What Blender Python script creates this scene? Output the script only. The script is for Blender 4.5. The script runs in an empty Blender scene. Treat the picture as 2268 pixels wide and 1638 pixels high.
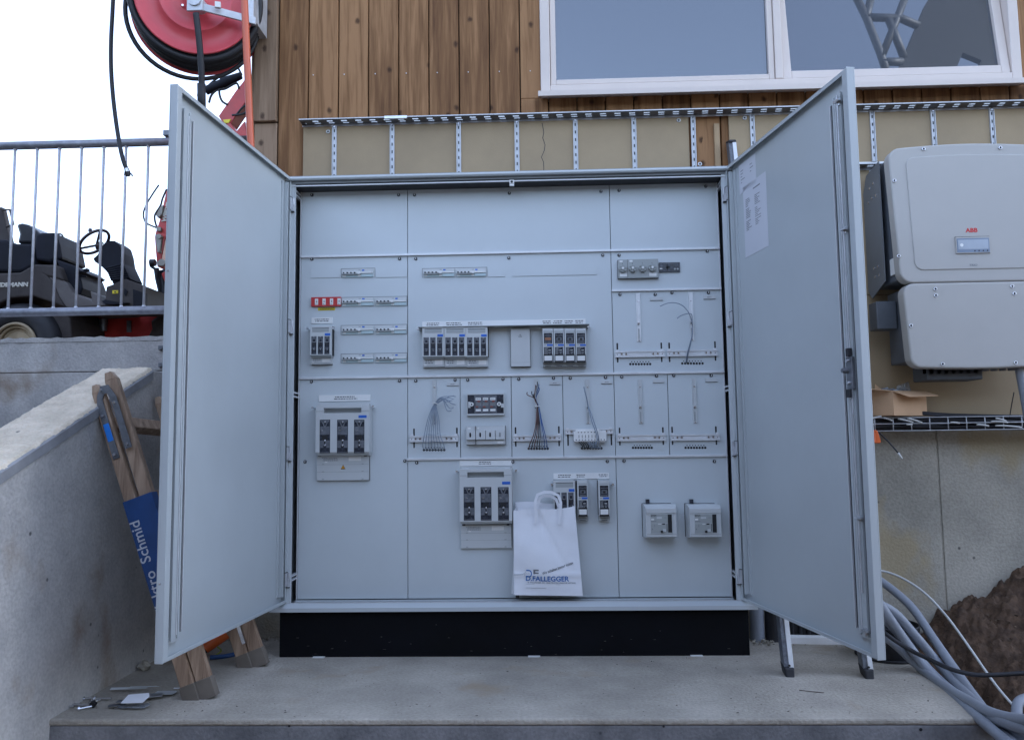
import bpy, math, random
import numpy as np
from mathutils import Vector, Matrix

sc = bpy.context.scene
COL = sc.collection
rnd = random.Random(7)

# ------------------------------------------------------------------ camera
FPX = 1774.3                                   # focal length in pixels of a 2268 px wide picture
CP = Vector((1.0754, -3.3224, 0.8542))
RX, RY, RZ = 0.0914, 0.0128, 0.0337            # pitch up, roll, yaw
RM = Matrix.Rotation(RZ, 3, 'Z') @ Matrix.Rotation(RX, 3, 'X') @ Matrix.Rotation(RY, 3, 'Y')
cam_d = bpy.data.cameras.new('camera')
cam = bpy.data.objects.new('camera', cam_d); COL.objects.link(cam)
cam_d.sensor_width = 36.0; cam_d.lens = FPX / 2268 * 36.0
cam_d.clip_start = 0.05; cam_d.clip_end = 2000
right, fwd, up = RM.col[0], RM.col[1], RM.col[2]
M4 = Matrix.Identity(4)
for i in range(3):
    M4[i][0], M4[i][1], M4[i][2], M4[i][3] = right[i], up[i], -fwd[i], CP[i]
cam.matrix_world = M4
sc.camera = cam

# ------------------------------------------------------------------ sky, sun, exposure
SUN_EL, SUN_AZ = math.radians(20), math.radians(58)    # azimuth clockwise from +Y
w = bpy.data.worlds.new('World'); sc.world = w; w.use_nodes = True
wn = w.node_tree.nodes; wl = w.node_tree.links
bg = wn['Background']; bg.inputs['Strength'].default_value = 0.15
sky = wn.new('ShaderNodeTexSky'); sky.sky_type = 'NISHITA'; sky.sun_disc = False
sky.sun_elevation = SUN_EL; sky.sun_rotation = SUN_AZ
sky.air_density = 1.0; sky.dust_density = 2.0; sky.ozone_density = 6.0
veil = wn.new('ShaderNodeHueSaturation'); veil.inputs['Saturation'].default_value = 0.62   # thin high cloud
wl.new(sky.outputs[0], veil.inputs['Color']); wl.new(veil.outputs[0], bg.inputs['Color'])
sd = bpy.data.lights.new('sun', 'SUN'); sd.energy = 1.0; sd.angle = math.radians(12); sd.color = (1.0, 0.95, 0.88)
so = bpy.data.objects.new('sun', sd); COL.objects.link(so)
dirv = Vector((math.sin(SUN_AZ) * math.cos(SUN_EL), math.cos(SUN_AZ) * math.cos(SUN_EL), math.sin(SUN_EL)))
so.rotation_euler = dirv.to_track_quat('Z', 'Y').to_euler()
so.location = (3, -6, 8)
sc.view_settings.view_transform = 'Standard'; sc.view_settings.look = 'None'
sc.view_settings.gamma = 1.0; sc.view_settings.exposure = 2.55
sc.render.engine = 'CYCLES'

# ------------------------------------------------------------------ helpers
def at(u, v, Y=None, Z=None, X=None):
    """point where the sight line of picture position (u,v) meets a plane of the site"""
    d = RM @ Vector(((u - 1134) / FPX, 1.0, -(v - 819) / FPX))
    t = (Y - CP.y) / d.y if Y is not None else ((Z - CP.z) / d.z if Z is not None else (X - CP.x) / d.x)
    return CP + d * t

def mat(name, col, rough=0.6, metal=0.0, var=0.12, scale=6.0, bump=0.0, bscale=60.0, spec=0.5, stretch=None, col2=None, alpha=None, emis=None, trans=0.0, coat=0.0):
    m = bpy.data.materials.new(name); m.use_nodes = True
    n, l = m.node_tree.nodes, m.node_tree.links
    b = n['Principled BSDF']
    b.inputs['Roughness'].default_value = rough; b.inputs['Metallic'].default_value = metal
    b.inputs['Specular IOR Level'].default_value = spec
    if coat: b.inputs['Coat Weight'].default_value = coat
    if trans: b.inputs['Transmission Weight'].default_value = trans
    tc = n.new('ShaderNodeTexCoord'); mp = n.new('ShaderNodeMapping')
    if stretch: mp.inputs['Scale'].default_value = stretch
    l.new(tc.outputs['Object'], mp.inputs['Vector'])
    no = n.new('ShaderNodeTexNoise'); no.inputs['Scale'].default_value = scale; no.inputs['Detail'].default_value = 6; no.inputs['Roughness'].default_value = 0.6
    l.new(mp.outputs[0], no.inputs['Vector'])
    cr = n.new('ShaderNodeValToRGB')
    c2 = col2 if col2 else tuple(c * (1 - var * 1.6) for c in col)
    c1 = tuple(min(1, c * (1 + var)) for c in col) if not col2 else col
    cr.color_ramp.elements[0].position = 0.3; cr.color_ramp.elements[0].color = (*c2, 1)
    cr.color_ramp.elements[1].position = 0.7; cr.color_ramp.elements[1].color = (*c1, 1)
    l.new(no.outputs['Fac'], cr.inputs[0]); l.new(cr.outputs[0], b.inputs['Base Color'])
    if bump:
        n2 = n.new('ShaderNodeTexNoise'); n2.inputs['Scale'].default_value = bscale; n2.inputs['Detail'].default_value = 5
        l.new(mp.outputs[0], n2.inputs['Vector'])
        bp = n.new('ShaderNodeBump'); bp.inputs['Strength'].default_value = bump; bp.inputs['Distance'].default_value = 0.01
        l.new(n2.outputs['Fac'], bp.inputs['Height']); l.new(bp.outputs[0], b.inputs['Normal'])
    rr_ = n.new('ShaderNodeMapRange'); rr_.inputs[1].default_value = 0.3; rr_.inputs[2].default_value = 0.7; rr_.inputs[3].default_value = max(0.02, rough-0.07); rr_.inputs[4].default_value = min(1, rough+0.07)
    l.new(no.outputs['Fac'], rr_.inputs[0]); l.new(rr_.outputs[0], b.inputs['Roughness'])
    if emis:
        b.inputs['Emission Color'].default_value = (*emis, 1); b.inputs['Emission Strength'].default_value = 1
    return m

def wood_mat(name, c_light, c_mid, c_dark, knots=True, grain=(9, 9, 0.55), rough=0.72):
    m = bpy.data.materials.new(name); m.use_nodes = True
    n, l = m.node_tree.nodes, m.node_tree.links
    b = n['Principled BSDF']; b.inputs['Roughness'].default_value = rough; b.inputs['Specular IOR Level'].default_value = 0.25
    tc = n.new('ShaderNodeTexCoord'); geo = n.new('ShaderNodeNewGeometry')
    off = n.new('ShaderNodeVectorMath'); off.operation = 'SCALE'; off.inputs[0].default_value = (7.3, 3.1, 11.7)
    l.new(geo.outputs['Random Per Island'], off.inputs['Scale'])
    add = n.new('ShaderNodeVectorMath'); l.new(tc.outputs['Object'], add.inputs[0]); l.new(off.outputs[0], add.inputs[1])
    mp = n.new('ShaderNodeMapping'); mp.inputs['Scale'].default_value = grain; l.new(add.outputs[0], mp.inputs['Vector'])
    n1 = n.new('ShaderNodeTexNoise'); n1.inputs['Scale'].default_value = 3.0; n1.inputs['Detail'].default_value = 4; n1.inputs['Distortion'].default_value = 0.6
    l.new(mp.outputs[0], n1.inputs['Vector'])
    fine = n.new('ShaderNodeTexNoise'); fine.inputs['Scale'].default_value = 16; fine.inputs['Detail'].default_value = 3; l.new(mp.outputs[0], fine.inputs['Vector'])
    mx = n.new('ShaderNodeMath'); mx.operation = 'MULTIPLY_ADD'; mx.inputs[1].default_value = 0.35
    l.new(fine.outputs['Fac'], mx.inputs[0]); l.new(n1.outputs['Fac'], mx.inputs[2])
    sub = n.new('ShaderNodeMath'); sub.operation = 'MULTIPLY_ADD'; sub.inputs[1].default_value = 0.34; l.new(geo.outputs['Random Per Island'], sub.inputs[0]); l.new(mx.outputs[0], sub.inputs[2])
    cr = n.new('ShaderNodeValToRGB'); e = cr.color_ramp.elements
    e[0].position = 0.5; e[0].color = (*c_dark, 1); e[1].position = 1.05; e[1].color = (*c_light, 1)
    em = cr.color_ramp.elements.new(0.78); em.color = (*c_mid, 1)
    l.new(sub.outputs[0], cr.inputs[0])
    out = cr.outputs[0]
    if knots:
        sp = n.new('ShaderNodeSeparateXYZ'); l.new(add.outputs[0], sp.inputs[0]); cb = n.new('ShaderNodeCombineXYZ'); l.new(sp.outputs[0], cb.inputs[0]); l.new(sp.outputs[2], cb.inputs[1])
        mk = n.new('ShaderNodeMapping'); mk.inputs['Scale'].default_value = (8.0, 6.0, 1.0); l.new(cb.outputs[0], mk.inputs['Vector'])
        dn = n.new('ShaderNodeTexNoise'); dn.inputs['Scale'].default_value = 6; l.new(mk.outputs[0], dn.inputs['Vector'])
        dm = n.new('ShaderNodeMix'); dm.data_type = 'VECTOR'; dm.inputs[0].default_value = 0.09
        l.new(mk.outputs[0], dm.inputs[4]); l.new(dn.outputs['Color'], dm.inputs[5])
        vo = n.new('ShaderNodeTexVoronoi'); vo.voronoi_dimensions = '2D'; vo.inputs['Scale'].default_value = 1.0; l.new(dm.outputs[1], vo.inputs['Vector'])
        kr = n.new('ShaderNodeMapRange'); kr.inputs[1].default_value = 0.04; kr.inputs[2].default_value = 0.11; kr.inputs[3].default_value = 0.8; kr.inputs[4].default_value = 0.0
        l.new(vo.outputs['Distance'], kr.inputs[0])
        rn = n.new('ShaderNodeSeparateColor'); l.new(vo.outputs['Color'], rn.inputs[0])
        gt = n.new('ShaderNodeMath'); gt.operation = 'GREATER_THAN'; gt.inputs[1].default_value = 0.45; l.new(rn.outputs[0], gt.inputs[0])
        km = n.new('ShaderNodeMath'); km.operation = 'MULTIPLY'; l.new(kr.outputs[0], km.inputs[0]); l.new(gt.outputs[0], km.inputs[1])
        mix = n.new('ShaderNodeMix'); mix.data_type = 'RGBA'; l.new(km.outputs[0], mix.inputs[0]); l.new(out, mix.inputs[6])
        mix.inputs[7].default_value = (c_dark[0] * .32, c_dark[1] * .3, c_dark[2] * .35, 1)
        out = mix.outputs[2]
    l.new(out, b.inputs['Base Color'])
    bp = n.new('ShaderNodeBump'); bp.inputs['Strength'].default_value = 0.25; bp.inputs['Distance'].default_value = 0.004
    l.new(fine.outputs['Fac'], bp.inputs['Height']); l.new(bp.outputs[0], b.inputs['Normal'])
    return m

def concrete_mat(name, base, dark, rust=None, scale=1.0, rust_amt=0.62, bump=0.35, pits=True):
    m = bpy.data.materials.new(name); m.use_nodes = True
    n, l = m.node_tree.nodes, m.node_tree.links
    b = n['Principled BSDF']; b.inputs['Roughness'].default_value = 0.86; b.inputs['Specular IOR Level'].default_value = 0.3
    tc = n.new('ShaderNodeTexCoord')
    n1 = n.new('ShaderNodeTexNoise'); n1.inputs['Scale'].default_value = 2.2 * scale; n1.inputs['Detail'].default_value = 9; n1.inputs['Roughness'].default_value = 0.62
    l.new(tc.outputs['Object'], n1.inputs['Vector'])
    cr = n.new('ShaderNodeValToRGB'); cr.color_ramp.elements[0].position = 0.33; cr.color_ramp.elements[0].color = (*dark, 1)
    cr.color_ramp.elements[1].position = 0.66; cr.color_ramp.elements[1].color = (*base, 1)
    l.new(n1.outputs['Fac'], cr.inputs[0]); out = cr.outputs[0]
    # fine speckle
    n2 = n.new('ShaderNodeTexNoise'); n2.inputs['Scale'].default_value = 90; n2.inputs['Detail'].default_value = 4; l.new(tc.outputs['Object'], n2.inputs['Vector'])
    ov = n.new('ShaderNodeMix'); ov.data_type = 'RGBA'; ov.blend_type = 'OVERLAY'; ov.inputs[0].default_value = 0.28
    l.new(out, ov.inputs[6]); l.new(n2.outputs['Fac'], ov.inputs[7]); out = ov.outputs[2]
    if rust:
        n3 = n.new('ShaderNodeTexNoise'); n3.inputs['Scale'].default_value = 3.1 * scale; n3.inputs['Detail'].default_value = 7
        mp = n.new('ShaderNodeMapping'); mp.inputs['Location'].default_value = (3.3, 8.1, 2.2); mp.inputs['Scale'].default_value = (1, 1, 0.75)
        l.new(tc.outputs['Object'], mp.inputs['Vector']); l.new(mp.outputs[0], n3.inputs['Vector'])
        r2 = n.new('ShaderNodeMapRange'); r2.inputs[1].default_value = rust_amt; r2.inputs[2].default_value = rust_amt + 0.1; r2.inputs[3].default_value = 0; r2.inputs[4].default_value = 0.65
        l.new(n3.outputs['Fac'], r2.inputs[0])
        mx = n.new('ShaderNodeMix'); mx.data_type = 'RGBA'; l.new(r2.outputs[0], mx.inputs[0]); l.new(out, mx.inputs[6]); mx.inputs[7].default_value = (*rust, 1); out = mx.outputs[2]
    if pits:
        vo = n.new('ShaderNodeTexVoronoi'); vo.inputs['Scale'].default_value = 9; l.new(tc.outputs['Object'], vo.inputs['Vector'])
        nz = n.new('ShaderNodeTexNoise'); nz.inputs['Scale'].default_value = 4; l.new(tc.outputs['Object'], nz.inputs['Vector'])
        pm = n.new('ShaderNodeMapRange'); pm.inputs[1].default_value = 0.035; pm.inputs[2].default_value = 0.075; pm.inputs[3].default_value = 0.75; pm.inputs[4].default_value = 0
        l.new(vo.outputs['Distance'], pm.inputs[0])
        g = n.new('ShaderNodeMath'); g.operation = 'GREATER_THAN'; g.inputs[1].default_value = 0.47; l.new(nz.outputs['Fac'], g.inputs[0])
        mm = n.new('ShaderNodeMath'); mm.operation = 'MULTIPLY'; l.new(pm.outputs[0], mm.inputs[0]); l.new(g.outputs[0], mm.inputs[1])
        mx = n.new('ShaderNodeMix'); mx.data_type = 'RGBA'; l.new(mm.outputs[0], mx.inputs[0]); l.new(out, mx.inputs[6]); mx.inputs[7].default_value = (0.03, 0.03, 0.035, 1); out = mx.outputs[2]
    l.new(out, b.inputs['Base Color'])
    bp = n.new('ShaderNodeBump'); bp.inputs['Strength'].default_value = bump; bp.inputs['Distance'].default_value = 0.01
    l.new(n2.outputs['Fac'], bp.inputs['Height']); l.new(bp.outputs[0], b.inputs['Normal'])
    return m

class MB:
    """collects shapes (world coordinates) into one mesh"""
    def __init__(s, m=None): s.v = []; s.f = []; s.mi = []; s.mats = []; s.sm = []; s.xf = None; s.cur = 0; s.smooth = False
    def m(s, material):
        if material not in s.mats: s.mats.append(material)
        s.cur = s.mats.index(material); return s
    def add(s, vs, fs):
        k = len(s.v)
        if s.xf is not None: vs = [s.xf @ Vector(p) for p in vs]
        s.v += [Vector(p) for p in vs]; s.f += [tuple(i + k for i in f) for f in fs]
        s.mi += [s.cur] * len(fs); s.sm += [s.smooth] * len(fs); return s
    def box(s, x0, y0, z0, x1, y1, z1):
        x0, x1 = min(x0, x1), max(x0, x1); y0, y1 = min(y0, y1), max(y0, y1); z0, z1 = min(z0, z1), max(z0, z1)
        return s.add([(x0,y0,z0),(x1,y0,z0),(x1,y1,z0),(x0,y1,z0),(x0,y0,z1),(x1,y0,z1),(x1,y1,z1),(x0,y1,z1)],
                     [(0,3,2,1),(4,5,6,7),(0,1,5,4),(1,2,6,5),(2,3,7,6),(3,0,4,7)])
    def hexa(s, b, t):          # two quads, bottom and top, same winding
        return s.add(list(b) + list(t), [(0,3,2,1),(4,5,6,7),(0,1,5,4),(1,2,6,5),(2,3,7,6),(3,0,4,7)])
    def prism(s, poly, vec):
        n = len(poly); vec = Vector(vec); a = [Vector(p) for p in poly]; b = [p + vec for p in a]
        return s.add(a + b, [tuple(range(n))[::-1], tuple(range(n, 2*n))] + [(i, (i+1) % n, n + (i+1) % n, n + i) for i in range(n)])
    def cyl(s, p0, p1, r0, r1=None, n=16, caps=True):
        r1 = r0 if r1 is None else r1
        p0, p1 = Vector(p0), Vector(p1); d = (p1 - p0).normalized()
        a = d.cross(Vector((0, 0, 1)) if abs(d.z) < 0.9 else Vector((1, 0, 0))).normalized(); b = d.cross(a)
        vs = [p0 + (a*math.cos(t)+b*math.sin(t))*r0 for t in (2*math.pi*i/n for i in range(n))] + [p1 + (a*math.cos(t)+b*math.sin(t))*r1 for t in (2*math.pi*i/n for i in range(n))]
        o = s.smooth; s.smooth = True
        s.add(vs, [(i, (i+1) % n, n+(i+1) % n, n+i) for i in range(n)])
        s.smooth = False
        if caps: s.add(vs, [tuple(range(n))[::-1], tuple(range(n, 2*n))])
        s.smooth = o; return s
    def tube(s, pts, r, n=8, sub=6, caps=True):
        P = [Vector(p) for p in pts]; Q = []
        if len(P) > 2 and sub > 1:
            for i in range(len(P)-1):
                a, b, c, d = P[max(i-1, 0)], P[i], P[i+1], P[min(i+2, len(P)-1)]
                for k in range(sub):
                    t = k/sub
                    Q.append(0.5*((2*b)+(c-a)*t+(2*a-5*b+4*c-d)*t*t+(3*b-a-3*c+d)*t**3))
            Q.append(P[-1])
        else: Q = P
        rs = r if isinstance(r, (list, tuple)) else None
        vs = []; ref = None
        for i, q in enumerate(Q):
            d = (Q[min(i+1, len(Q)-1)] - Q[max(i-1, 0)]).normalized()
            if ref is None: ref = d.cross(Vector((0.31, 0.2, 0.93))).normalized()
            ref = (ref - d*ref.dot(d)).normalized(); b = d.cross(ref)
            rr = rs[0] + (rs[1]-rs[0])*i/(len(Q)-1) if rs else r
            vs += [q + (ref*math.cos(2*math.pi*k/n)+b*math.sin(2*math.pi*k/n))*rr for k in range(n)]
        fs = [(i*n+k, i*n+(k+1) % n, (i+1)*n+(k+1) % n, (i+1)*n+k) for i in range(len(Q)-1) for k in range(n)]
        if caps: fs += [tuple(range(n))[::-1], tuple(range((len(Q)-1)*n, len(Q)*n))]
        o = s.smooth; s.smooth = True; s.add(vs, fs); s.smooth = o; return s
    def torus(s, c, ax, R, r, n=32, k=10, a0=0, a1=2*math.pi, sq=1.0):
        c, ax = Vector(c), Vector(ax).normalized()
        a = ax.cross(Vector((0, 0, 1)) if abs(ax.z) < 0.9 else Vector((1, 0, 0))).normalized(); b = ax.cross(a)
        full = abs(a1-a0-2*math.pi) < 1e-6; N = n if full else n+1
        vs = []
        for i in range(N):
            t = a0+(a1-a0)*i/n; e = a*math.cos(t)+b*math.sin(t)
            vs += [c+e*(R+r*math.cos(2*math.pi*j/k))+ax*(r*sq*math.sin(2*math.pi*j/k)) for j in range(k)]
        fs = [((i % N)*k+j, (i % N)*k+(j+1) % k, ((i+1) % N)*k+(j+1) % k, ((i+1) % N)*k+j) for i in range(n) for j in range(k)]
        o = s.smooth; s.smooth = True; s.add(vs, fs); s.smooth = o; return s
    def build(s, name, material=None, parent=None, bevel=0.0, seg=2, origin=None):
        if material is not None and not s.mats: s.mats = [material]
        me = bpy.data.meshes.new(name)
        if parent is not None: o0 = parent['_o']; o0 = Vector((o0[0], o0[1], o0[2]))
        elif origin is not None: o0 = Vector(origin)
        else:
            xs = [p.x for p in s.v]; ys = [p.y for p in s.v]; zs = [p.z for p in s.v]
            o0 = Vector(((min(xs)+max(xs))/2, (min(ys)+max(ys))/2, min(zs)))
        me.from_pydata([tuple(p - o0) for p in s.v], [], s.f)
        for mm in s.mats: me.materials.append(mm)
        me.polygons.foreach_set('material_index', s.mi); me.polygons.foreach_set('use_smooth', s.sm)
        me.validate(); me.update()
        import bmesh
        bm = bmesh.new(); bm.from_mesh(me); bmesh.ops.recalc_face_normals(bm, faces=bm.faces); bm.to_mesh(me); bm.free()
        o = bpy.data.objects.new(name, me); COL.objects.link(o); o['_o'] = tuple(o0)
        if parent is not None: o.parent = parent
        else: o.location = o0
        if bevel:
            md = o.modifiers.new('bevel', 'BEVEL'); md.width = bevel; md.segments = seg; md.limit_method = 'ANGLE'; md.angle_limit = math.radians(40)
            md.harden_normals = False
        return o

def thing(name, loc, label, cat, group=None):
    o = bpy.data.objects.new(name, None); COL.objects.link(o); o.location = loc; o.empty_display_size = 0.1
    o['_o'] = tuple(loc); o['label'] = label; o['category'] = cat
    if group: o['group'] = group
    return o
def tag(o, label, cat, group=None, kind=None):
    o['label'] = label; o['category'] = cat
    if group: o['group'] = group
    if kind: o['kind'] = kind
    return o
def struct(o): o['kind'] = 'structure'; return o
def lab(o, s): o['label'] = s; return o

def text(s, size, org, xd, ud, m, parent, name='lettering', thick=0.0006, off=0.0, align='CENTER', sx=1.0, curve=None):
    cu = bpy.data.curves.new(name, 'FONT'); cu.body = s; cu.size = size; cu.extrude = thick; cu.offset = off; cu.align_x = align; cu.resolution_u = 3
    tmp = bpy.data.objects.new(name, cu)
    me = bpy.data.meshes.new_from_object(tmp)
    bpy.data.objects.remove(tmp)
    xd = Vector(xd).normalized(); ud = Vector(ud).normalized(); nd = xd.cross(ud); org = Vector(org); o0 = Vector(parent['_o'])
    for vv in me.vertices:
        c = vv.co.copy(); yy = c.y + (curve(c.x) if curve else 0)
        vv.co = org + xd*(c.x*sx) + ud*yy + nd*c.z - o0
    me.materials.clear(); me.materials.append(m)
    for p in me.polygons: p.material_index = 0
    o = bpy.data.objects.new(name, me); COL.objects.link(o); o['_o'] = tuple(o0); o.parent = parent
    return o

# ------------------------------------------------------------------ materials
PAINT = mat('light grey cabinet paint', (0.53, 0.565, 0.58), 0.38, var=0.03, scale=1.5, bump=0.04, bscale=350)
PAINT2 = mat('light grey cover paint', (0.57, 0.615, 0.63), 0.40, var=0.03, scale=2.0, bump=0.03, bscale=350)
DOORP = mat('door inner paint', (0.47, 0.505, 0.515), 0.36, var=0.05, scale=1.6, bump=0.35, bscale=2.4)
INNER = mat('dark inner cabinet', (0.22, 0.23, 0.24), 0.5, var=0.05)
PLAST = mat('grey plastic', (0.56, 0.58, 0.58), 0.4, var=0.03)
PLAST_D = mat('darker grey plastic', (0.36, 0.38, 0.38), 0.45, var=0.05)
PLAST_W = mat('white plastic', (0.78, 0.78, 0.76), 0.4, var=0.03)
DEVICE = mat('pale teal breaker plastic', (0.46, 0.58, 0.60), 0.4, var=0.04)
SLOT = mat('black opening', (0.012, 0.012, 0.014), 0.7)
SMOKE = mat('smoked fuse window', (0.035, 0.04, 0.055), 0.22, var=0.4, scale=90)
SMOKE2 = mat('fuse body grey', (0.13, 0.14, 0.16), 0.4, var=0.3, scale=80)
BLUE = mat('blue tag', (0.02, 0.13, 0.55), 0.4)
RED = mat('red plastic', (0.55, 0.03, 0.03), 0.4)
YEL = mat('yellow sticker', (0.75, 0.6, 0.03), 0.5)
ORANGE = mat('orange plastic', (0.75, 0.14, 0.03), 0.4)
INK = mat('dark ink', (0.03, 0.03, 0.035), 0.6)
INKG = mat('grey ink', (0.22, 0.23, 0.25), 0.6)
INKB = mat('blue ink', (0.015, 0.16, 0.50), 0.5)
CHROME = mat('zinc plated steel', (0.70, 0.71, 0.74), 0.22, metal=0.9, var=0.08)
PINK = None
GALV = mat('galvanised steel', (0.62, 0.64, 0.67), 0.38, metal=0.9, var=0.15, scale=25)
GALVP = mat('galvanised rail', (0.55, 0.56, 0.58), 0.45, metal=0.35, var=0.15, scale=18)
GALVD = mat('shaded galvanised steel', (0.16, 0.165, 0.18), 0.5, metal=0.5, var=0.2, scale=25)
RAILM = mat('galvanised tube', (0.33, 0.34, 0.38), 0.5, metal=0.6, var=0.2, scale=20)
ALU = mat('aluminium bar', (0.70, 0.71, 0.72), 0.38, metal=0.25, var=0.06, scale=14)
BLACK = mat('black plinth', (0.0035, 0.004, 0.006), 0.75, var=0.3, scale=5, bump=0.1, bscale=120, spec=0.15)
RUB = mat('black rubber', (0.02, 0.02, 0.024), 0.6, var=0.2)
CABLEG = mat('grey cable', (0.30, 0.33, 0.38), 0.5, var=0.1)
CABLEL = mat('light grey wire', (0.24, 0.29, 0.36), 0.5)
CABLEB = mat('black wire', (0.015, 0.015, 0.02), 0.45)
CABLEBR = mat('brown wire', (0.13, 0.05, 0.035), 0.5)
CABLEBL = mat('blue wire', (0.03, 0.09, 0.25), 0.5)
CONDUIT = mat('grey conduit', (0.26, 0.28, 0.32), 0.5, var=0.08, bump=0.1, bscale=80)
WHITEC = mat('white cable', (0.6, 0.6, 0.58), 0.45)
CLAD = wood_mat('brown larch cladding', (0.36, 0.19, 0.088), (0.225, 0.111, 0.047), (0.115, 0.05, 0.021))
POST = wood_mat('pale corner boards', (0.34, 0.23, 0.15), (0.25, 0.165, 0.105), (0.17, 0.10, 0.06))
LADW = wood_mat('weathered ladder wood', (0.46, 0.33, 0.235), (0.33, 0.225, 0.155), (0.19, 0.125, 0.085), grain=(14, 14, 1.2), knots=False)
BATT = wood_mat('fresh batten', (0.5, 0.36, 0.22), (0.42, 0.29, 0.17), (0.32, 0.2, 0.11), knots=False)
FIBRE = mat('beige fibre board', (0.38, 0.285, 0.175), 0.8, var=0.10, scale=2.5, bump=0.08, bscale=220)
WHITEF = mat('white window frame', (0.66, 0.57, 0.51), 0.35, var=0.03)
CONC = concrete_mat('cast concrete', (0.46, 0.42, 0.35), (0.29, 0.27, 0.225), rust=(0.40, 0.31, 0.17), rust_amt=0.54)
CONCL = concrete_mat('parapet concrete', (0.62, 0.59, 0.55), (0.37, 0.355, 0.345), rust=(0.25, 0.16, 0.085), rust_amt=0.585)
CAPM = concrete_mat('rough parapet top', (0.78, 0.66, 0.51), (0.56, 0.47, 0.35), scale=5, bump=0.6)
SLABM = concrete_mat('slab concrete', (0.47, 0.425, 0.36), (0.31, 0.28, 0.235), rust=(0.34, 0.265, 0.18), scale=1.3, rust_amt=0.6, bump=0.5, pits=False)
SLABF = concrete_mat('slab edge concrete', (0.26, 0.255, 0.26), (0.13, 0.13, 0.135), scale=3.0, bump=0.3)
SOIL = mat('brown soil', (0.15, 0.09, 0.055), 0.95, var=0.5, scale=22, bump=1.0, bscale=60, col2=(0.055, 0.032, 0.02))
BANK = mat('dark shade bank', (0.065, 0.062, 0.055), 0.95, var=0.3, scale=3, bump=0.6, bscale=20)
INV = mat('inverter grey', (0.45, 0.435, 0.41), 0.5, var=0.02)
INVD = mat('inverter dark housing', (0.10, 0.11, 0.125), 0.55, var=0.2)
CARD = mat('brown cardboard', (0.58, 0.37, 0.22), 0.85, var=0.1, scale=6)
DPAPER = mat('door sheet paper', (0.60, 0.61, 0.65), 0.6, var=0.02)
PAPER = mat('white paper', (0.80, 0.81, 0.84), 0.65, var=0.02, bump=0.35, bscale=9)
REDM = mat('red machine paint', (0.48, 0.035, 0.03), 0.35, var=0.15)
REDR = mat('red reel paint', (0.62, 0.07, 0.085), 0.35, var=0.06)
OPOLE = mat('orange pole paint', (0.62, 0.13, 0.06), 0.35, var=0.06)
LOADG = mat('loader grey paint', (0.070, 0.060, 0.057), 0.7, var=0.2, spec=0.2)
LOADB = mat('loader black vinyl', (0.016, 0.017, 0.024), 0.65, var=0.2, spec=0.15)
LOADL = mat('loader light fender', (0.15, 0.135, 0.13), 0.7, var=0.15, spec=0.2)
RIM = mat('beige wheel rim', (0.42, 0.33, 0.21), 0.5, var=0.2)
LET = mat('cream lettering', (0.6, 0.57, 0.5), 0.5)
DBLUE = mat('ladder blue paint', (0.010, 0.055, 0.19), 0.4, var=0.12, scale=12)
STEELP = mat('worn steel plate', (0.20, 0.21, 0.23), 0.4, metal=0.6, var=0.2, scale=30)
FILM = mat('clear plastic film', (0.55, 0.58, 0.62), 0.15, var=0.2, scale=30, trans=0.6)
GLASS = bpy.data.materials.new('window glass'); GLASS.use_nodes = True
_n, _l = GLASS.node_tree.nodes, GLASS.node_tree.links
_b = _n['Principled BSDF']; _b.inputs['Base Color'].default_value = (0.02, 0.024, 0.03, 1); _b.inputs['Roughness'].default_value = 0.25
_g = _n.new('ShaderNodeBsdfGlossy'); _g.inputs['Roughness'].default_value = 0.01; _g.inputs['Color'].default_value = (0.82, 0.9, 1, 1)
_mx = _n.new('ShaderNodeMixShader'); _fr = _n.new('ShaderNodeFresnel'); _fr.inputs[0].default_value = 2.15
_l.new(_fr.outputs[0], _mx.inputs[0]); _l.new(_b.outputs[0], _mx.inputs[1]); _l.new(_g.outputs[0], _mx.inputs[2]); _l.new(_mx.outputs[0], _n['Material Output'].inputs[0])

# ================================================================== SETTING
YW = 0.30                                       # plane of the house wall
g = MB(); g.box(-60, -60, -0.62, 60, 60, -0.50)
struct(g.build('ground', SOIL))
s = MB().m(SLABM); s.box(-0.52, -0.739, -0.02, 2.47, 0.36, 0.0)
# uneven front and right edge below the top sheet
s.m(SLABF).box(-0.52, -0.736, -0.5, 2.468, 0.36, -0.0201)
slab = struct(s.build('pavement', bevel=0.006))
# upper yard behind the retaining wall
u_ = MB(); u_.box(-40, 1.2, 0.6, -0.5, 60, 1.45); struct(u_.build('upper_yard', SOIL))

# unseen banks added behind and left of the camera to block sky light
bk_ = MB(); bk_.prism([(-30, -5.2, -0.55), (-30, -6.6, 3.0), (-30, -14, 3.6), (-30, -60, 3.6), (-30, -60, -0.55)], (60, 0, 0)); struct(bk_.build('shade_bank', BANK))
bk_ = MB(); bk_.prism([(-2.7, -9.0, -0.55), (-4.0, -9.0, 4.3), (-7, -9.0, 4.9), (-16, -9.0, 4.9), (-16, -9.0, -0.55)], (0, 9.4, 0)); struct(bk_.build('shade_bank', BANK))

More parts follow.
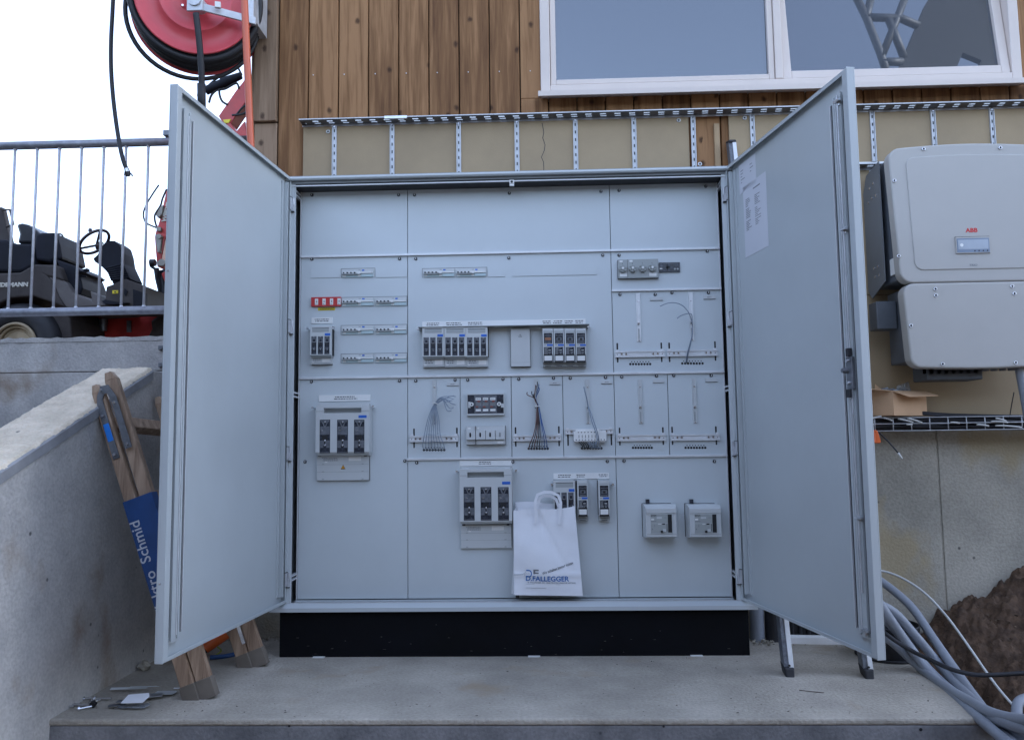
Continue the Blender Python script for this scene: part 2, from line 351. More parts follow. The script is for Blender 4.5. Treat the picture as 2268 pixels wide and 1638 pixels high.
# soil heap against the house at the right
def heap():
    mb = MB(); mb.smooth = True
    nx, ny = 300, 220; x0, x1, y0, y1 = 2.475, 4.6, -1.7, YW + 0.02
    r = random.Random(3)
    G = [[r.random() for _ in range(90)] for _ in range(90)]
    def vn(x, y):
        xi, yi = int(math.floor(x)), int(math.floor(y)); fx, fy = x-xi, y-yi; fx = fx*fx*(3-2*fx); fy = fy*fy*(3-2*fy)
        q = lambda a, b: G[a % 90][b % 90]
        return (q(xi, yi)*(1-fx)+q(xi+1, yi)*fx)*(1-fy)+(q(xi, yi+1)*(1-fx)+q(xi+1, yi+1)*fx)*fy
    wallz = [(2.47, -0.36), (2.66, -0.07), (2.80, 0.115), (2.89, 0.155), (3.02, 0.185), (3.18, 0.26), (3.6, 0.36), (5.3, 0.45)]
    def wz(x):
        for (a, za), (b, zb) in zip(wallz, wallz[1:]):
            if x <= b: return za+(zb-za)*(x-a)/(b-a)
        return wallz[-1][1]
    vs, fs = [], []
    for j in range(ny+1):
        for i in range(nx+1):
            x = x0+(x1-x0)*(i/nx); y = y0+(y1-y0)*j/ny
            t = (YW-y); z = wz(x) - 0.30*t - 0.02*t*t
            z = max(z, -0.50)
            z += 0.09*(vn(x*5, y*5)-.5)+0.05*(vn(x*14+9, y*14)-.5)+0.03*(vn(x*30, y*30)-.5)+0.03*(vn(x*60, y*60+5)-.5)+0.018*(vn(x*110+3, y*110+5)-.5)
            if x < 2.56: z = min(z, -0.10)
            vs.append((x, y, z))
    for j in range(ny):
        for i in range(nx):
            a = j*(nx+1)+i; fs.append((a, a+1, a+nx+2, a+nx+1))
    mb.add(vs, fs); return mb
struct(heap().build('soil_mound', SOIL))
def clods():
    r = random.Random(77); m = MB()
    for k in range(900):
        x, y = r.uniform(2.5, 3.9), r.uniform(-1.2, .25); t = YW-y
        wz = -.07+(x-2.66)*.75 if x < 2.9 else .15+(x-2.9)*.27
        z = max(wz-.30*t-.02*t*t, -.5)+r.uniform(-.02, .03); s_ = r.uniform(.003, .011)*(2 if r.random() < .06 else 1); c = Vector((x, y, z))
        p = [c+Vector((r.uniform(-1, 1), r.uniform(-1, 1), r.uniform(-.8, .8)))*s_ for _ in range(6)]
        m.add(p, [(0, 1, 2), (0, 2, 3), (0, 3, 4), (0, 4, 1), (5, 2, 1), (5, 3, 2), (5, 4, 3), (5, 1, 4)])
    return m
tag(clods().build('soil_clods', mat('dry clods', (.15, .10, .065), .95, var=.5, scale=40)), 'loose dry clods and pebbles on the soil heap', 'soil', kind='stuff')

# ================================================================== HOUSE
house = thing('house', (1.5, 0.4, 0), 'timber clad house on a bare concrete base with white framed windows', 'house')
b = MB(); b.box(-0.5, YW+0.02, -0.5, 2.835, 0.9, 0.98)
b.box(2.843, YW+0.02, -0.5, 9.2, 0.9, 0.98); b.box(2.835, YW+0.024, -0.5, 2.843, 0.9, 0.98)
b.box(-0.2, YW+0.06, 0.98, 9.2, 0.9, 1.2)
b.build('concrete_base', CONC, house, bevel=0.003)
b = MB()
# cladding boards: wall with the window opening left free
x = -0.139; WX0, WX1, WZ0, WZ1 = 1.105, 3.30, 2.46, 3.62
i = 0
while x < 9:
    wd = 0.1435 if x < 1.0 else 0.132
    a, c = x+0.0025, x+wd-0.0025; yy = YW + rnd.uniform(-0.0015, 0.0015)
    if c < WX0 or a > WX1: b.box(a, yy, 1.2, c, YW+0.022, 4.6)
    else:
        b.box(a, yy, 1.2, c, YW+0.022, WZ0); b.box(a, yy, WZ1, c, YW+0.022, 4.6)
        if a < WX0: b.box(a, yy, WZ0, WX0, YW+0.022, WZ1)
        if c > WX1: b.box(WX1, yy, WZ0, c, YW+0.022, WZ1)
    x += wd
b.build('cladding', CLAD, house, bevel=0.004)
b = MB(); b.box(-0.245, YW+0.03, 1.0, 1.1, 0.9, 4.5); b.box(3.31, YW+0.03, 1.0, 9.2, 0.9, 4.5); b.box(1.1, YW+0.03, 1.0, 3.31, 0.9, 2.45); b.box(1.1, 0.75, 2.45, 3.31, 0.9, 4.5); b.box(-0.245, 0.902, 1.0, 9.2, 11, 7.8)
b.build('wall_core', mat('dark backing', (0.05, 0.035, 0.025), 0.9), house)
b = MB(); b.box(-0.25, YW-0.022, 2.378, -0.142, YW+0.03, 4.6); b.box(-0.25, YW-0.002, 1.1, -0.142, YW+0.03, 2.374); b.box(-0.27, YW-0.0, 1.1, -0.252, 0.9, 4.6)
b.build('corner_post', POST, house, bevel=0.003)
# brad heads in the boards
b = MB()
for k in range(8):
    p = at(1000*.63 + (210+k*224.5)*.3056, (546-k*4.2)*.3056, Y=YW)
    b.box(p.x-.002, YW-.004, p.z-.002, p.x+.002, YW, p.z+.002)
b.build('nail_heads', ALU, house)
# fibre boards
YB = YW-0.016
b = MB(); b.box(-0.012, YB, 1.9, 1.784, YW-.003, 2.362); fb = b.build('fibre_board', FIBRE, house, bevel=0.001)
cr = MB(); pts = [at(u*.3056+630, v*.3056, Y=YB) for u, v in ((1867, 893), (1880, 960), (1872, 1000), (1889, 1050), (1884, 1090), (1862, 1140), (1878, 1175), (1880, 1225), (1876, 1300))]
for p, q in zip(pts, pts[1:]):
    cr.hexa([(p.x-.0015, YB-.0006, p.z), (p.x+.0015, YB-.0006, p.z), (p.x+.0015, YB, p.z), (p.x-.0015, YB, p.z)], [(q.x-.0015, YB-.0006, q.z), (q.x+.0015, YB-.0006, q.z), (q.x+.0015, YB, q.z), (q.x-.0015, YB, q.z)])
cr.build('crack', INK, fb)
b = MB(); b.box(1.968, YB, 1.50, 4.4, YW-.003, 2.362); b.box(1.968, YB-.001, 2.02, 2.9, YB, 2.025); b.build('fibre_board', FIBRE, house, bevel=0.001)
b = MB(); b.box(1.968, YB+.002, 0.95, 4.4, YW+.004, 1.497); b.build('fibre_board', FIBRE, house, bevel=0.001)
scr0 = None
for (u, v) in ((727, 292), (1503, 267), (1550, 364), (1649, 262), (1929, 381)):
    p = at(u, v, Y=YB)
    b = MB(); b.cyl((p.x, YB, p.z), (p.x, YB-.003, p.z), .009, .008, 16); b.m(SLOT).cyl((p.x, YB-.003, p.z), (p.x, YB-.0036, p.z), .0035, .0035, 8)
    b.mats[0:0] = []; b.build('washer_screw', ALU, house) if False else None
    b2 = MB().m(ALU); b2.torus((p.x, YB-.003, p.z), (0, 1, 0), .007, .003, 16, 6); b2.m(SLOT).cyl((p.x, YB, p.z), (p.x, YB-.002, p.z), .006, .006, 10); b2.build('washer_screw', None, house)
# windows
def window():
    yF = YW-0.03
    win = MB().m(WHITEF)
    # outer frame
    win.box(1.105, yF, WZ0, 1.15, YW+.05, WZ1); win.box(3.255, yF, WZ0, 3.30, YW+.05, WZ1)
    win.box(1.15, yF, WZ0, 3.255, YW+.05, WZ0+.05); win.box(1.15, yF, WZ1-.05, 3.255, YW+.05, WZ1)
    win.box(2.188, yF-.001, WZ0+.05, 2.222, YW+.05, WZ1-.05)
    wf = win.build('window', None, house, bevel=0.004)
    # left fixed sash
    sa = MB()
    X0, X1, Z0, Z1 = 1.152, 2.186, WZ0+.052, WZ1-.052; y0, y1 = yF+.008, YW+.03; t = .026
    sa.box(X0, y0, Z0, X0+t, y1, Z1); sa.box(X1-t, y0, Z0, X1, y1, Z1); sa.box(X0+t, y0, Z0, X1-t, y1, Z0+t); sa.box(X0+t, y0, Z1-t, X1-t, y1, Z1)
    sa.build('sash', WHITEF, wf, bevel=0.003)
    p = MB(); p.box(X0+t, y0+.02, Z0+t, X1-t, y0+.024, Z1-t); p.build('pane', GLASS, wf)
    # right sash tilted inwards at the top
    tl = MB(); X0, X1 = 2.224, 3.253; t = .04
    R4 = Matrix.Translation((0, y0, Z0)) @ Matrix.Rotation(-math.radians(7), 4, 'X') @ Matrix.Translation((0, -y0, -Z0))
    tl.xf = R4
    tl.box(X0, y0, Z0, X0+t, y1, Z1-.005); tl.box(X1-t, y0, Z0, X1, y1, Z1-.005); tl.box(X0+t, y0, Z0, X1-t, y1, Z0+t); tl.box(X0+t, y0, Z1-t, X1-t, y1, Z1-.005)
    lab(tl.build('sash', WHITEF, wf, bevel=0.003), 'white sash tilted inwards at its top')
    p = MB(); p.xf = R4; p.box(X0+t, y0+.02, Z0+t, X1-t, y0+.024, Z1-t); p.build('pane', GLASS, wf)
    si = MB(); a, c = 1.092, 3.36
    si.prism([(a, YW-.02, WZ0), (a, YW-.095, WZ0-.006), (a, YW-.095, WZ0-.030), (a, YW-.090, WZ0-.030), (a, YW-.090, WZ0-.012), (a, YW-.02, WZ0-.006)], (c-a, 0, 0))
    si.build('window_sill', WHITEF, wf)
    d = MB()
    for u, v in ((1260, 208), (1665, 196), (2152, 184)):
        p_ = at(u, v, Y=yF); d.cyl((p_.x, yF-.001, WZ0+.012), (p_.x, yF+.002, WZ0+.012), .005, .005, 10)
    d.build('drain_hole', INK, wf)
window()

# ================================================================== WING WALL, RETAINING WALL, RAILING
def parapet():
    t = thing('parapet_wall', (-0.6, -0.5, -0.5), 'sloping bare concrete parapet wall beside the slab with a rough pale top', 'wall')
    sl = (1.176-.795)/(1.042-.129)
    yA, yB_, yC = -2.4, -0.129, 0.60; zA = 1.176-sl*(yB_-yA)
    X0, X1 = -0.70, -0.497
    m = MB(); prof = lambda x, dz=0: [(x, yA, -0.5), (x, yC, -0.5), (x, yC, 1.17), (x, yB_, 1.17), (x, yA, zA-.006)]
    m.prism(prof(X0), (X1-X0, 0, 0)); m.build('wall_body', CONCL, t, bevel=0.004)
    # chamfer band under the inner top edge and rough top with small chips
    ch = MB().m(mat('trowelled edge', (0.30, 0.30, 0.31), 0.8, var=0.15, scale=12))
    ch.prism([(X1+.0, yA, zA-.045), (X1+.006, yA, zA-.045), (X1+.006, yA, zA-.012), (X1, yA, zA-.006)], (0, yB_-yA, 1.176-zA))
    ch.build('edge_band', None, t)
    top = MB(); top.smooth = True; vs, fs = [], []
    nu, nv = 26, 150; r = random.Random(5)
    for j in range(nv+1):
        y = yA+(yB_-yA)*j/nv; zz = zA+(1.176-zA)*j/nv
        for i in range(nu+1):
            xx = X0-.01+(X1+.012-X0)*i/nu; edge = min(i, nu-i)/nu
            vs.append((xx + (r.uniform(-.002, .002) if edge == 0 else 0), y, zz+.004 - (0.010+r.uniform(0, .004) if edge == 0 else 0)+r.gauss(0, .0012)+.003*math.sin(y*9+xx*17)*math.sin(xx*31+y*5)))
    for j in range(nv):
        for i in range(nu): a = j*(nu+1)+i; fs.append((a, a+1, a+nu+2, a+nu+1))
    top.add(vs, fs); top.build('rough_top', CAPM, t)
parapet()
def retaining():
    t = thing('retaining_wall', (-3, 1.1, 0), 'stained concrete retaining wall below the galvanised railing', 'wall')
    m = MB(); m.box(-6, 0.95, -0.5, -0.5, 1.2, 1.27); m.build('lower_lift', CONCL, t, bevel=0.004)
    m = MB(); m.box(-6, 0.96, 1.275, -0.5, 1.2, 1.452); m.build('upper_lift', CONCL, t, bevel=0.006)
    m = MB(); r = random.Random(11)
    top = []; n = 160
    for i in range(n+1):
        top.append((-6+5.5*i/n, 1.466+r.uniform(-.006, .004)))
    vs, fs = [], []
    for x_, z_ in top: vs += [(x_, .955+r.uniform(-.003, .003), 1.440), (x_, .955, z_), (x_, 1.2, z_)]
    for i in range(n): a = i*3; fs += [(a, a+3, a+4, a+1), (a+1, a+4, a+5, a+2)]
    m.add(vs, fs); m.build('mortar_edge', CONCL, t)
    # anchor fittings near the cabinet door
    for u, v in ((364, 770), (364, 808)):
        p = at(u, v, Y=.95); m = MB(); m.box(p.x-.03, .94, p.z-.012, p.x+.02, .96, p.z+.012); m.cyl((p.x-.01, .93, p.z), (p.x-.01, .95, p.z), .009, .009, 8); m.build('anchor_fitting', STEELP, t, bevel=.002)
retaining()
BALU = mat('bright zinc bars', (0.72, 0.72, 0.76), 0.4, metal=0.2, var=0.12, scale=30)
def railing():
    Y = 1.05
    zt = (at(0, 322, Y=Y).z+at(372, 316, Y=Y).z)/2 - .0; zb = (at(0, 694, Y=Y).z+at(372, 685, Y=Y).z)/2
    t = thing('railing', (-1.5, Y, 1.45), 'galvanised tube railing with upright bars on the retaining wall', 'railing')
    m = MB(); m.tube([(-3.2, Y, zt), (-0.55, Y, zt)], .0235, 16, 1); m.build('top_rail', RAILM, t)
    m = MB(); m.tube([(-3.2, Y, zb), (-0.55, Y, zb)], .0235, 16, 1); m.build('bottom_rail', RAILM, t)
    for k in range(-6, 8):
        p = at(26+49.6*k, 500, Y=Y)
        m = MB(); m.tube([(p.x, Y, zb+.02), (p.x, Y, zt-.02)], .0075, 10, 1); m.cyl((p.x, Y, zt-.03), (p.x, Y, zt-.018), .0075, .013, 10); m.cyl((p.x, Y, zb+.018), (p.x, Y, zb+.03), .013, .0075, 10)
        m.build('baluster', BALU, t)
    for xx in (-2.9, -0.58):
        m = MB(); m.cyl((xx, Y, 1.46), (xx, Y, zt), .02, .02, 14); m.box(xx-.05, Y-.05, 1.462, xx+.05, Y+.05, 1.470); m.build('post', RAILM, t)
    p = at(372, 295, Y=Y); m = MB(); m.box(p.x-.02, Y-.02, p.z-.02, p.x+.06, Y+.02, p.z+.012); m.build('clamp', STEELP, t, bevel=.003)
railing()

# ================================================================== CABINET
YP = 0.082                                   # front face of the cover plates
cab = thing('electrical_cabinet', (0.95, 0.1, 0), 'large open grey outdoor electrical cabinet on a black plinth with both doors swung wide', 'electrical cabinet')
def R_(u0, v0, u1, v1, Y=YP):
    um, vm = (u0+u1)/2, (v0+v1)/2
    return at(u0, vm, Y=Y).x, at(um, v1, Y=Y).z, at(u1, vm, Y=Y).x, at(um, v0, Y=Y).z
def pb(mb, u0, v0, u1, v1, d, d0=0.0):
    """box on the cover plate, front face d in front of it, measured on its front face"""
    x0, z0, x1, z1 = R_(u0, v0, u1, v1, YP-d)
    mb.box(x0, YP-d, z0, x1, YP-d0, z1); return x0, z0, x1, z1
m = MB().m(PAINT)
m.box(0.0, 0.0, 0.182, 0.016, 0.265, 2.0); m.box(1.884, 0.0, 0.182, 1.90, 0.265, 2.0)
m.box(0.016, 0.25, 0.182, 1.884, 0.265, 2.0); m.box(0.016, 0.0, 0.182, 1.884, 0.25, 0.20)
m.box(0.016, 0.0, 0.20, 0.043, 0.012, 1.985); m.box(1.857, 0.0, 0.20, 1.884, 0.012, 1.985)
cbody = m.build('housing', None, cab, bevel=0.0015)
m = MB(); m.box(0.016, 0.012, 0.20, 0.018, 0.25, 1.96); m.box(1.882, 0.012, 0.20, 1.884, 0.25, 1.96); m.box(0.018, 0.246, 0.20, 1.882, 0.2499, 1.96)
m.build('inner_lining', INNER, cbody)
m = MB().m(mat('roof edge paint', (0.27, 0.29, 0.30), 0.45, var=0.06)); m.box(-0.012, -0.018, 1.984, 1.912, 0.275, 2.004); m.box(-0.006, -0.004, 1.9745, 1.906, 0.27, 1.984)
m.m(ALU).box(0.02, -0.004, 1.963, 1.88, 0.004, 1.9685); m.m(RUB).box(0.02, 0.0041, 1.964, 1.88, 0.25, 1.974); m.m(SLOT).box(0.02, 0.001, 1.969, 1.88, 0.004, 1.974)  # ceiling coloured black to deepen the shade under the roof
m.m(PAINT).prism([(-0.012, -0.0185, 1.984), (-0.012, -0.026, 1.990), (-0.012, -0.026, 1.996), (-0.012, -0.0185, 2.001)], (1.924, 0, 0))
m.build('roof', None, cab, bevel=0.0015)
m = MB().m(PAINT); m.prism([(-0.034, -0.030, 0.184), (-0.034, 0.0, 0.184), (-0.034, 0.0, 0.214), (-0.034, -0.030, 0.2)], (1.966, 0, 0))
m.m(SLOT).box(0.02, 0.001, 0.2005, 1.88, 0.07, 0.207)
m.m(ALU).box(0.02, -0.001, 0.2145, 1.88, 0.003, 0.2165)
m.m(PAINT).box(0.043, 0.055, 0.207, 1.857, 0.078, 0.212)
m.build('bottom_lip', None, cab)
m = MB(); m.box(0.0, -0.002, 0.0, 1.9, 0.262, 0.182); m.build('plinth', BLACK, cab, bevel=0.002)
# cover plates
XS = dict(a=0.046, b=0.513, c=0.738, d=0.956, e=1.175, f=1.393, g=1.619, h=1.856)
ZB, Z1, Z2, Z3, Z35, ZT = 0.214, 0.793, 1.144, 1.675, 1.5, 1.966
plates = [('a','b',Z3,ZT),('b','f',Z3,ZT),('f','h',Z3,ZT),('a','b',Z2,Z3),('b','f',Z2,Z3),('f','h',Z35,Z3),('f','h',Z2,Z35),
          ('a','b',ZB,Z2),('b','c',Z1,Z2),('c','d',Z1,Z2),('d','e',Z1,Z2),('e','f',Z1,Z2),('f','g',Z1,Z2),('g','h',Z1,Z2),('b','f',ZB,Z1),('f','h',ZB,Z1)]
PL = []
for a, c, z0, z1 in plates:
    m = MB(); m.box(XS[a]+.0012, YP, z0+(.001), XS[c]-.0012, YP+.006, z1-.001); o = m.build('cover_plate', PAINT2, cab, bevel=0.0008, seg=1)
    PL.append((XS[a], z0, XS[c], z1, o))
def plate_of(x, z):
    for x0, z0, x1, z1, o in PL:
        if x0 <= x <= x1 and z0 <= z <= z1: return o
    return cab
for x0, x1, z in ((.044, 1.858, Z3), (.044, 1.858, Z2), (.511, 1.858, Z1), (XS['f'], 1.858, Z35)):
    m = MB(); m.box(x0, YP-.010, z-.0048, x1, YP-.0003, z+.0048); m.build('profile_bar', ALU, cab, bevel=0.001)
for x in (0.0445, 1.857):
    m = MB(); m.box(x-.0035, YP-.004, ZB, x+.0015, YP+.03, ZT); m.build('side_profile', ALU, cab, bevel=.0005)
# side brackets in the gaps
for s_, (xa, xb) in ((0, (.030, .043)), (1, (1.857, 1.868))):
    for z in (1.93, 1.06, 0.30):
        m = MB(); m.box(xa, .012, z, xb, YP+.02, z+.006); m.box(xa, .012, z+.017, xb, YP+.02, z+.023); m.build('support_bracket', ALU, cab)
# plate screws
def head(x, z, parent):
    m = MB().m(STEELP); m.cyl((x, YP, z), (x, YP-.004, z), .0075, .0068, 14); m.m(INK).cyl((x, YP-.004, z), (x, YP-.0062, z), .0066, .0052, 14)
    m.m(PLAST_W).box(x-.0011, YP-.0072, z-.003, x+.0014, YP-.0060, z+.0045)  # white bar painted on as the highlight of the head
    return m.build('screw', None, parent)
for (u, v) in ((691,432),(883,432),(918,432),(1128,428),(1331,424),(1371,422),(1563,413),(691,574),(885,573),(921,573),(1127,571),(1335,565),(1371,565),(1566,556),
    (1373,652),(1451,652),(1488,648),(1569,648),(690,845),(885,843),(921,843),(1008,841),(1036,841),(1114,839),(1149,839),(1226,837),(1263,837),(1341,835),(1377,834),(1454,832),(1492,831),(1575,831),
    (676,1022),(897,1020),(923,1024),(1136,1022),(1345,1021),(1382,1020),(1582,1021)):
    p = at(u, v, Y=YP); head(p.x, p.z, plate_of(p.x, p.z))

def scrib(mb, x0, z0, x1, z1, y, rows=1, seed=0, th=0.35):
    """lines of print too small to read"""
    r = random.Random(seed); h = max((z1-z0)/rows, .0008)
    for k in range(rows):
        zc = z1-h*(k+.5); x = x0 + r.uniform(0, .12)*(x1-x0); xe = x1 - r.uniform(0, .15)*(x1-x0)
        while x < xe:
            wd = min(r.uniform(.4, 1.6)*h, xe-x); mb.box(x, y-.0004, zc-h*th/2, x+wd, y, zc+h*th/2); x += wd+h*.3

def strip(u0, v0, u1, v1, rows, marks):
    m = MB().m(PLAST_W); x0, z0, x1, z1 = pb(m, u0, v0, u1, v1, .004)
    m.m(PLAST).box(x0-.001, YP-.0025, z0-.001, x1+.001, YP-.0002, z0+.0003)
    m.m(INK)
    for k, (f0, f1) in enumerate(marks):
        X0, X1 = x0+(x1-x0)*f0, x0+(x1-x0)*f1; H = z1-z0; zb_ = z0+H*.22
        scrib(m, X0, zb_, X1, z1-H*.15, YP-.004, rows, seed=int(u0)+k, th=.42)
    p = m.build('label_strip', None, plate_of((x0+x1)/2, (z0+z1)/2)); return p
strip(690, 703, 736, 716, 2, [(.12, .9)])
strip(935, 709, 1297, 722, 2, [(.05, .30*.5+.0), (.145, .27), (.28, .385)][:0] + [(.02, .115), (.145, .25), (.275, .38), (.735, .79), (.80, .86), (.87, .925), (.935, .99)])
strip(706, 874, 820, 888, 2, [(.28, .76)])
strip(1018, 1019, 1134, 1031, 2, [(.36, .62)])
strip(1226, 1047, 1349, 1060, 2, [(.07, .32), (.40, .57), (.81, .98)])

def fuse_window(parent, u0, v0, u1, v1, d, style):
    m = MB().m(SMOKE); x0, z0, x1, z1 = pb(m, u0, v0, u1, v1, d+.0006, d-.002); w_, h = x1-x0, z1-z0; y = YP-d-.0006
    B = lambda mm, a, c, e, f, t=.0006: m.m(mm).box(x0+w_*a, y-t, z0+h*c, x0+w_*e, y, z0+h*f)
    C = lambda a, c, r: m.m(CHROME).cyl((x0+w_*a, y-.001, z0+h*c), (x0+w_*a, y-.003, z0+h*c), r, r*.6, 8)
    if style == 'big':
        B(SMOKE2, .08, .93, .92, .98); B(SMOKE2, .05, .55, .95, .80)
        for sx in (-1, 1):
            a = [(x0+w_*(.5+sx*.32), y-.001, z0+h*.95), (x0+w_*(.5+sx*.16), y-.001, z0+h*.95), (x0+w_*(.5+sx*.02), y-.001, z0+h*.80), (x0+w_*(.5+sx*.12), y-.001, z0+h*.80)]
            m.m(SMOKE2).prism(a, (0, -.0006, 0))
            B(SMOKE2, *((.03, .16, .36, .38) if sx < 0 else (.64, .16, .97, .38)))
        B(SLOT, .25, .38, .75, .54); B(SMOKE2, .35, .24, .65, .37, .001); B(SLOT, .44, .27, .56, .35, .0014)
        C(.5, .93, w_*.09); C(.5, .80, w_*.06); C(.5, .375, w_*.1); C(.5, .235, w_*.1); B(SMOKE2, .05, .02, .95, .035)
        B(SMOKE2, .15, .66, .4, .72, .0012); B(CHROME, .2, .67, .34, .69, .0016)
    elif style == 'small':
        B(SMOKE2, .06, .92, .94, .98); B(SMOKE2, .06, .66, .94, .90); B(SMOKE, .3, .70, .75, .84, .001); B(CHROME, .1, .655, .9, .665, .0010)
        B(SLOT, .35, .50, .72, .60, .001); B(SMOKE2, .06, .27, .94, .285, .001); C(.5, .95, w_*.12); C(.55, .27, w_*.13); B(SMOKE2, .06, .04, .94, .055); B(SMOKE2, .2, .34, .8, .38, .0008)
    elif style == 'half':
        B(SMOKE2, .08, .74, .92, .8); B(SMOKE2, .15, .25, .85, .6, .0008); B(SLOT, .35, .32, .65, .52, .0012); B(SMOKE2, .1, .06, .9, .16, .0006)
        for a, c in ((.2, .8), (.8, .8), (.2, .07), (.8, .07)): C(a, c, w_*.06)
        B(SLOT, .05, .5, .2, .6, .001); B(SLOT, .8, .5, .95, .6, .001)
    elif style == 'print':
        for k in range(6): B(PLAST, .06, .84-.13*k, rnd.uniform(.35, .55), .87-.13*k); 
        B(PLAST, .55, .58, .85, .66); B(PLAST_W, .06, .03, .38, .13); B(SMOKE2, .3, .88, .75, .95); B(SMOKE2, .55, .3, .9, .45)
        B(PLAST_D, .58, .2, .8, .25)
    return m.build('fuse_window', None, parent)

def stud(u, v, parent, dx=0):
    p = at(u, v, Y=YP-.03); m = MB(); m.cyl((p.x+dx, YP, p.z-.004), (p.x, YP-.035, p.z), .0028, .0028, 10); m.cyl((p.x, YP-.035, p.z), (p.x, YP-.041, p.z), .0055, .0045, 12)
    m.build('stud', CHROME, parent)

def big_switch(u0, u1, vt, vb, vl, wins, wv, tri, tagr):
    """three pole fuse switch; u0..u1 wide, lid vt..vb, lower cover to vl"""
    d = .062; m = MB().m(PLAST)
    pb(m, u0+4, vt-6, u1+3, vl, .004)                                  # base tray
    x0, z0, x1, z1 = R_(u0, vt, u1, vb, YP-d); h = z1-z0; w_ = x1-x0; yb = YP-.004
    top = z0+h*.84
    m.hexa([(x0+.004, YP-d+.012, z0-.004), (x1-.004, YP-d+.012, z0-.004), (x1-.004, yb, z0-.012), (x0+.004, yb, z0-.012)], [(x0, YP-d, z0+.006), (x1, YP-d, z0+.006), (x1, yb, z0+.006), (x0, yb, z0+.006)])
    m.box(x0, YP-d, z0+.006, x1, yb, top)
    m.box(x0, YP-d, top, x0+w_*.15, yb, z1); m.box(x1-w_*.15, YP-d, top, x1, yb, z1); m.box(x0+w_*.15, YP-d-.002, z1-h*.055, x1-w_*.15, YP-d+.02, z1)
    m.m(PLAST_D).box(x0+w_*.15, YP-d+.03, top, x1-w_*.15, yb, z1-h*.02)
    m.box(x0+.001, YP-d-.001, top+h*.035, x0+w_*.15, YP-d, top+h*.045); m.box(x1-w_*.15, YP-d-.001, top+h*.035, x1-.001, YP-d, top+h*.045)
    m.m(SLOT); pb(m, u0+6, vb+1, u0+12, vb+6, .02, .004); pb(m, u1-12, vb+1, u1-6, vb+6, .02, .004)
    # lower cover
    m.m(PLAST); lx0, lz0, lx1, lz1 = pb(m, u0+3, vb+5, u1-1, vl, .016)
    m.m(PLAST_D)
    for f in (.36, .66): m.box(lx0, YP-.0166, lz1-(lz1-lz0)*f, lx1, YP-.016, lz1-(lz1-lz0)*f+.0012)
    for f in (.36, .66, .97):
        for g_ in (.12, .88): m.box(lx0+(lx1-lx0)*(g_-.02), YP-.017, lz1-(lz1-lz0)*f, lx0+(lx1-lx0)*(g_+.02), YP-.016, lz1-(lz1-lz0)*f+.004)
    m.m(SLOT).box(lx0, YP-.003, lz0-.0015, lx1+.001, YP-.0002, lz0); m.box(lx1, YP-.006, lz0-.001, lx1+.002, YP-.0002, z1+.006)
    m.m(INKG); scrib(m, lx0+.02, lz1-.022, lx0+(lx1-lx0)*.42, lz1-.006, YP-.016, 3, seed=3, th=.5)
    m.m(PLAST_W).box(lx0+(lx1-lx0)*.61, YP-.0166, lz1-.022, lx0+(lx1-lx0)*.85, YP-.016, lz1-.004); m.m(PLAST_W).box(lx0+(lx1-lx0)*.15, YP-.0166, lz1-.028, lx0+(lx1-lx0)*.20, YP-.016, lz1-.023)
    o = m.build('fuse_switch', None, cab, bevel=.0015)
    for a, c in wins: fuse_window(o, a, wv[0], c, wv[1], d, 'big')
    bm_ = MB(); pb(bm_, *tagr, d+.0012, d-.001); bm_.build('blue_tag', BLUE, o)
    stud(u0-6, vt+5, o, .003); stud(u1+9, vt+3, o, -.003)
    if tri:
        p = at(*tri, Y=YP-.016); t_ = MB().m(INK); r = .0105
        t_.prism([(p.x-r, YP-.0166, p.z-r*.8), (p.x+r, YP-.0166, p.z-r*.8), (p.x, YP-.0166, p.z+r)], (0, .0004, 0)); r *= .78
        t_.m(mat('amber', (.75, .35, .02), .5)).prism([(p.x-r, YP-.017, p.z-r*.75), (p.x+r, YP-.017, p.z-r*.75), (p.x, YP-.017, p.z+r)], (0, .0003, 0))
        t_.m(INK).prism([(p.x+.001, YP-.0174, p.z+.004), (p.x-.0018, YP-.0174, p.z-.0012), (p.x-.0002, YP-.0174, p.z-.0012), (p.x-.001, YP-.0174, p.z-.006), (p.x+.0022, YP-.0174, p.z+.0004), (p.x+.0006, YP-.0174, p.z+.0004)], (0, .0003, 0))
        t_.build('warning_triangle', None, o)
    return o
o = big_switch(699, 818, 897, 1004, 1063, ((708, 731), (746.5, 770.5), (784, 807)), (929, 1003), (760, 1034), (794, 919, 812, 925))
lab(o, 'large three pole fuse switch at the left, with an orange warning triangle')
o = big_switch(1018, 1134, 1038, 1157, 1213, ((1027, 1051), (1064.5, 1088.5), (1103, 1127)), (1078, 1152), None, (1112, 1066, 1130, 1072))
lab(o, 'large three pole fuse switch behind the paper bag, without a triangle')

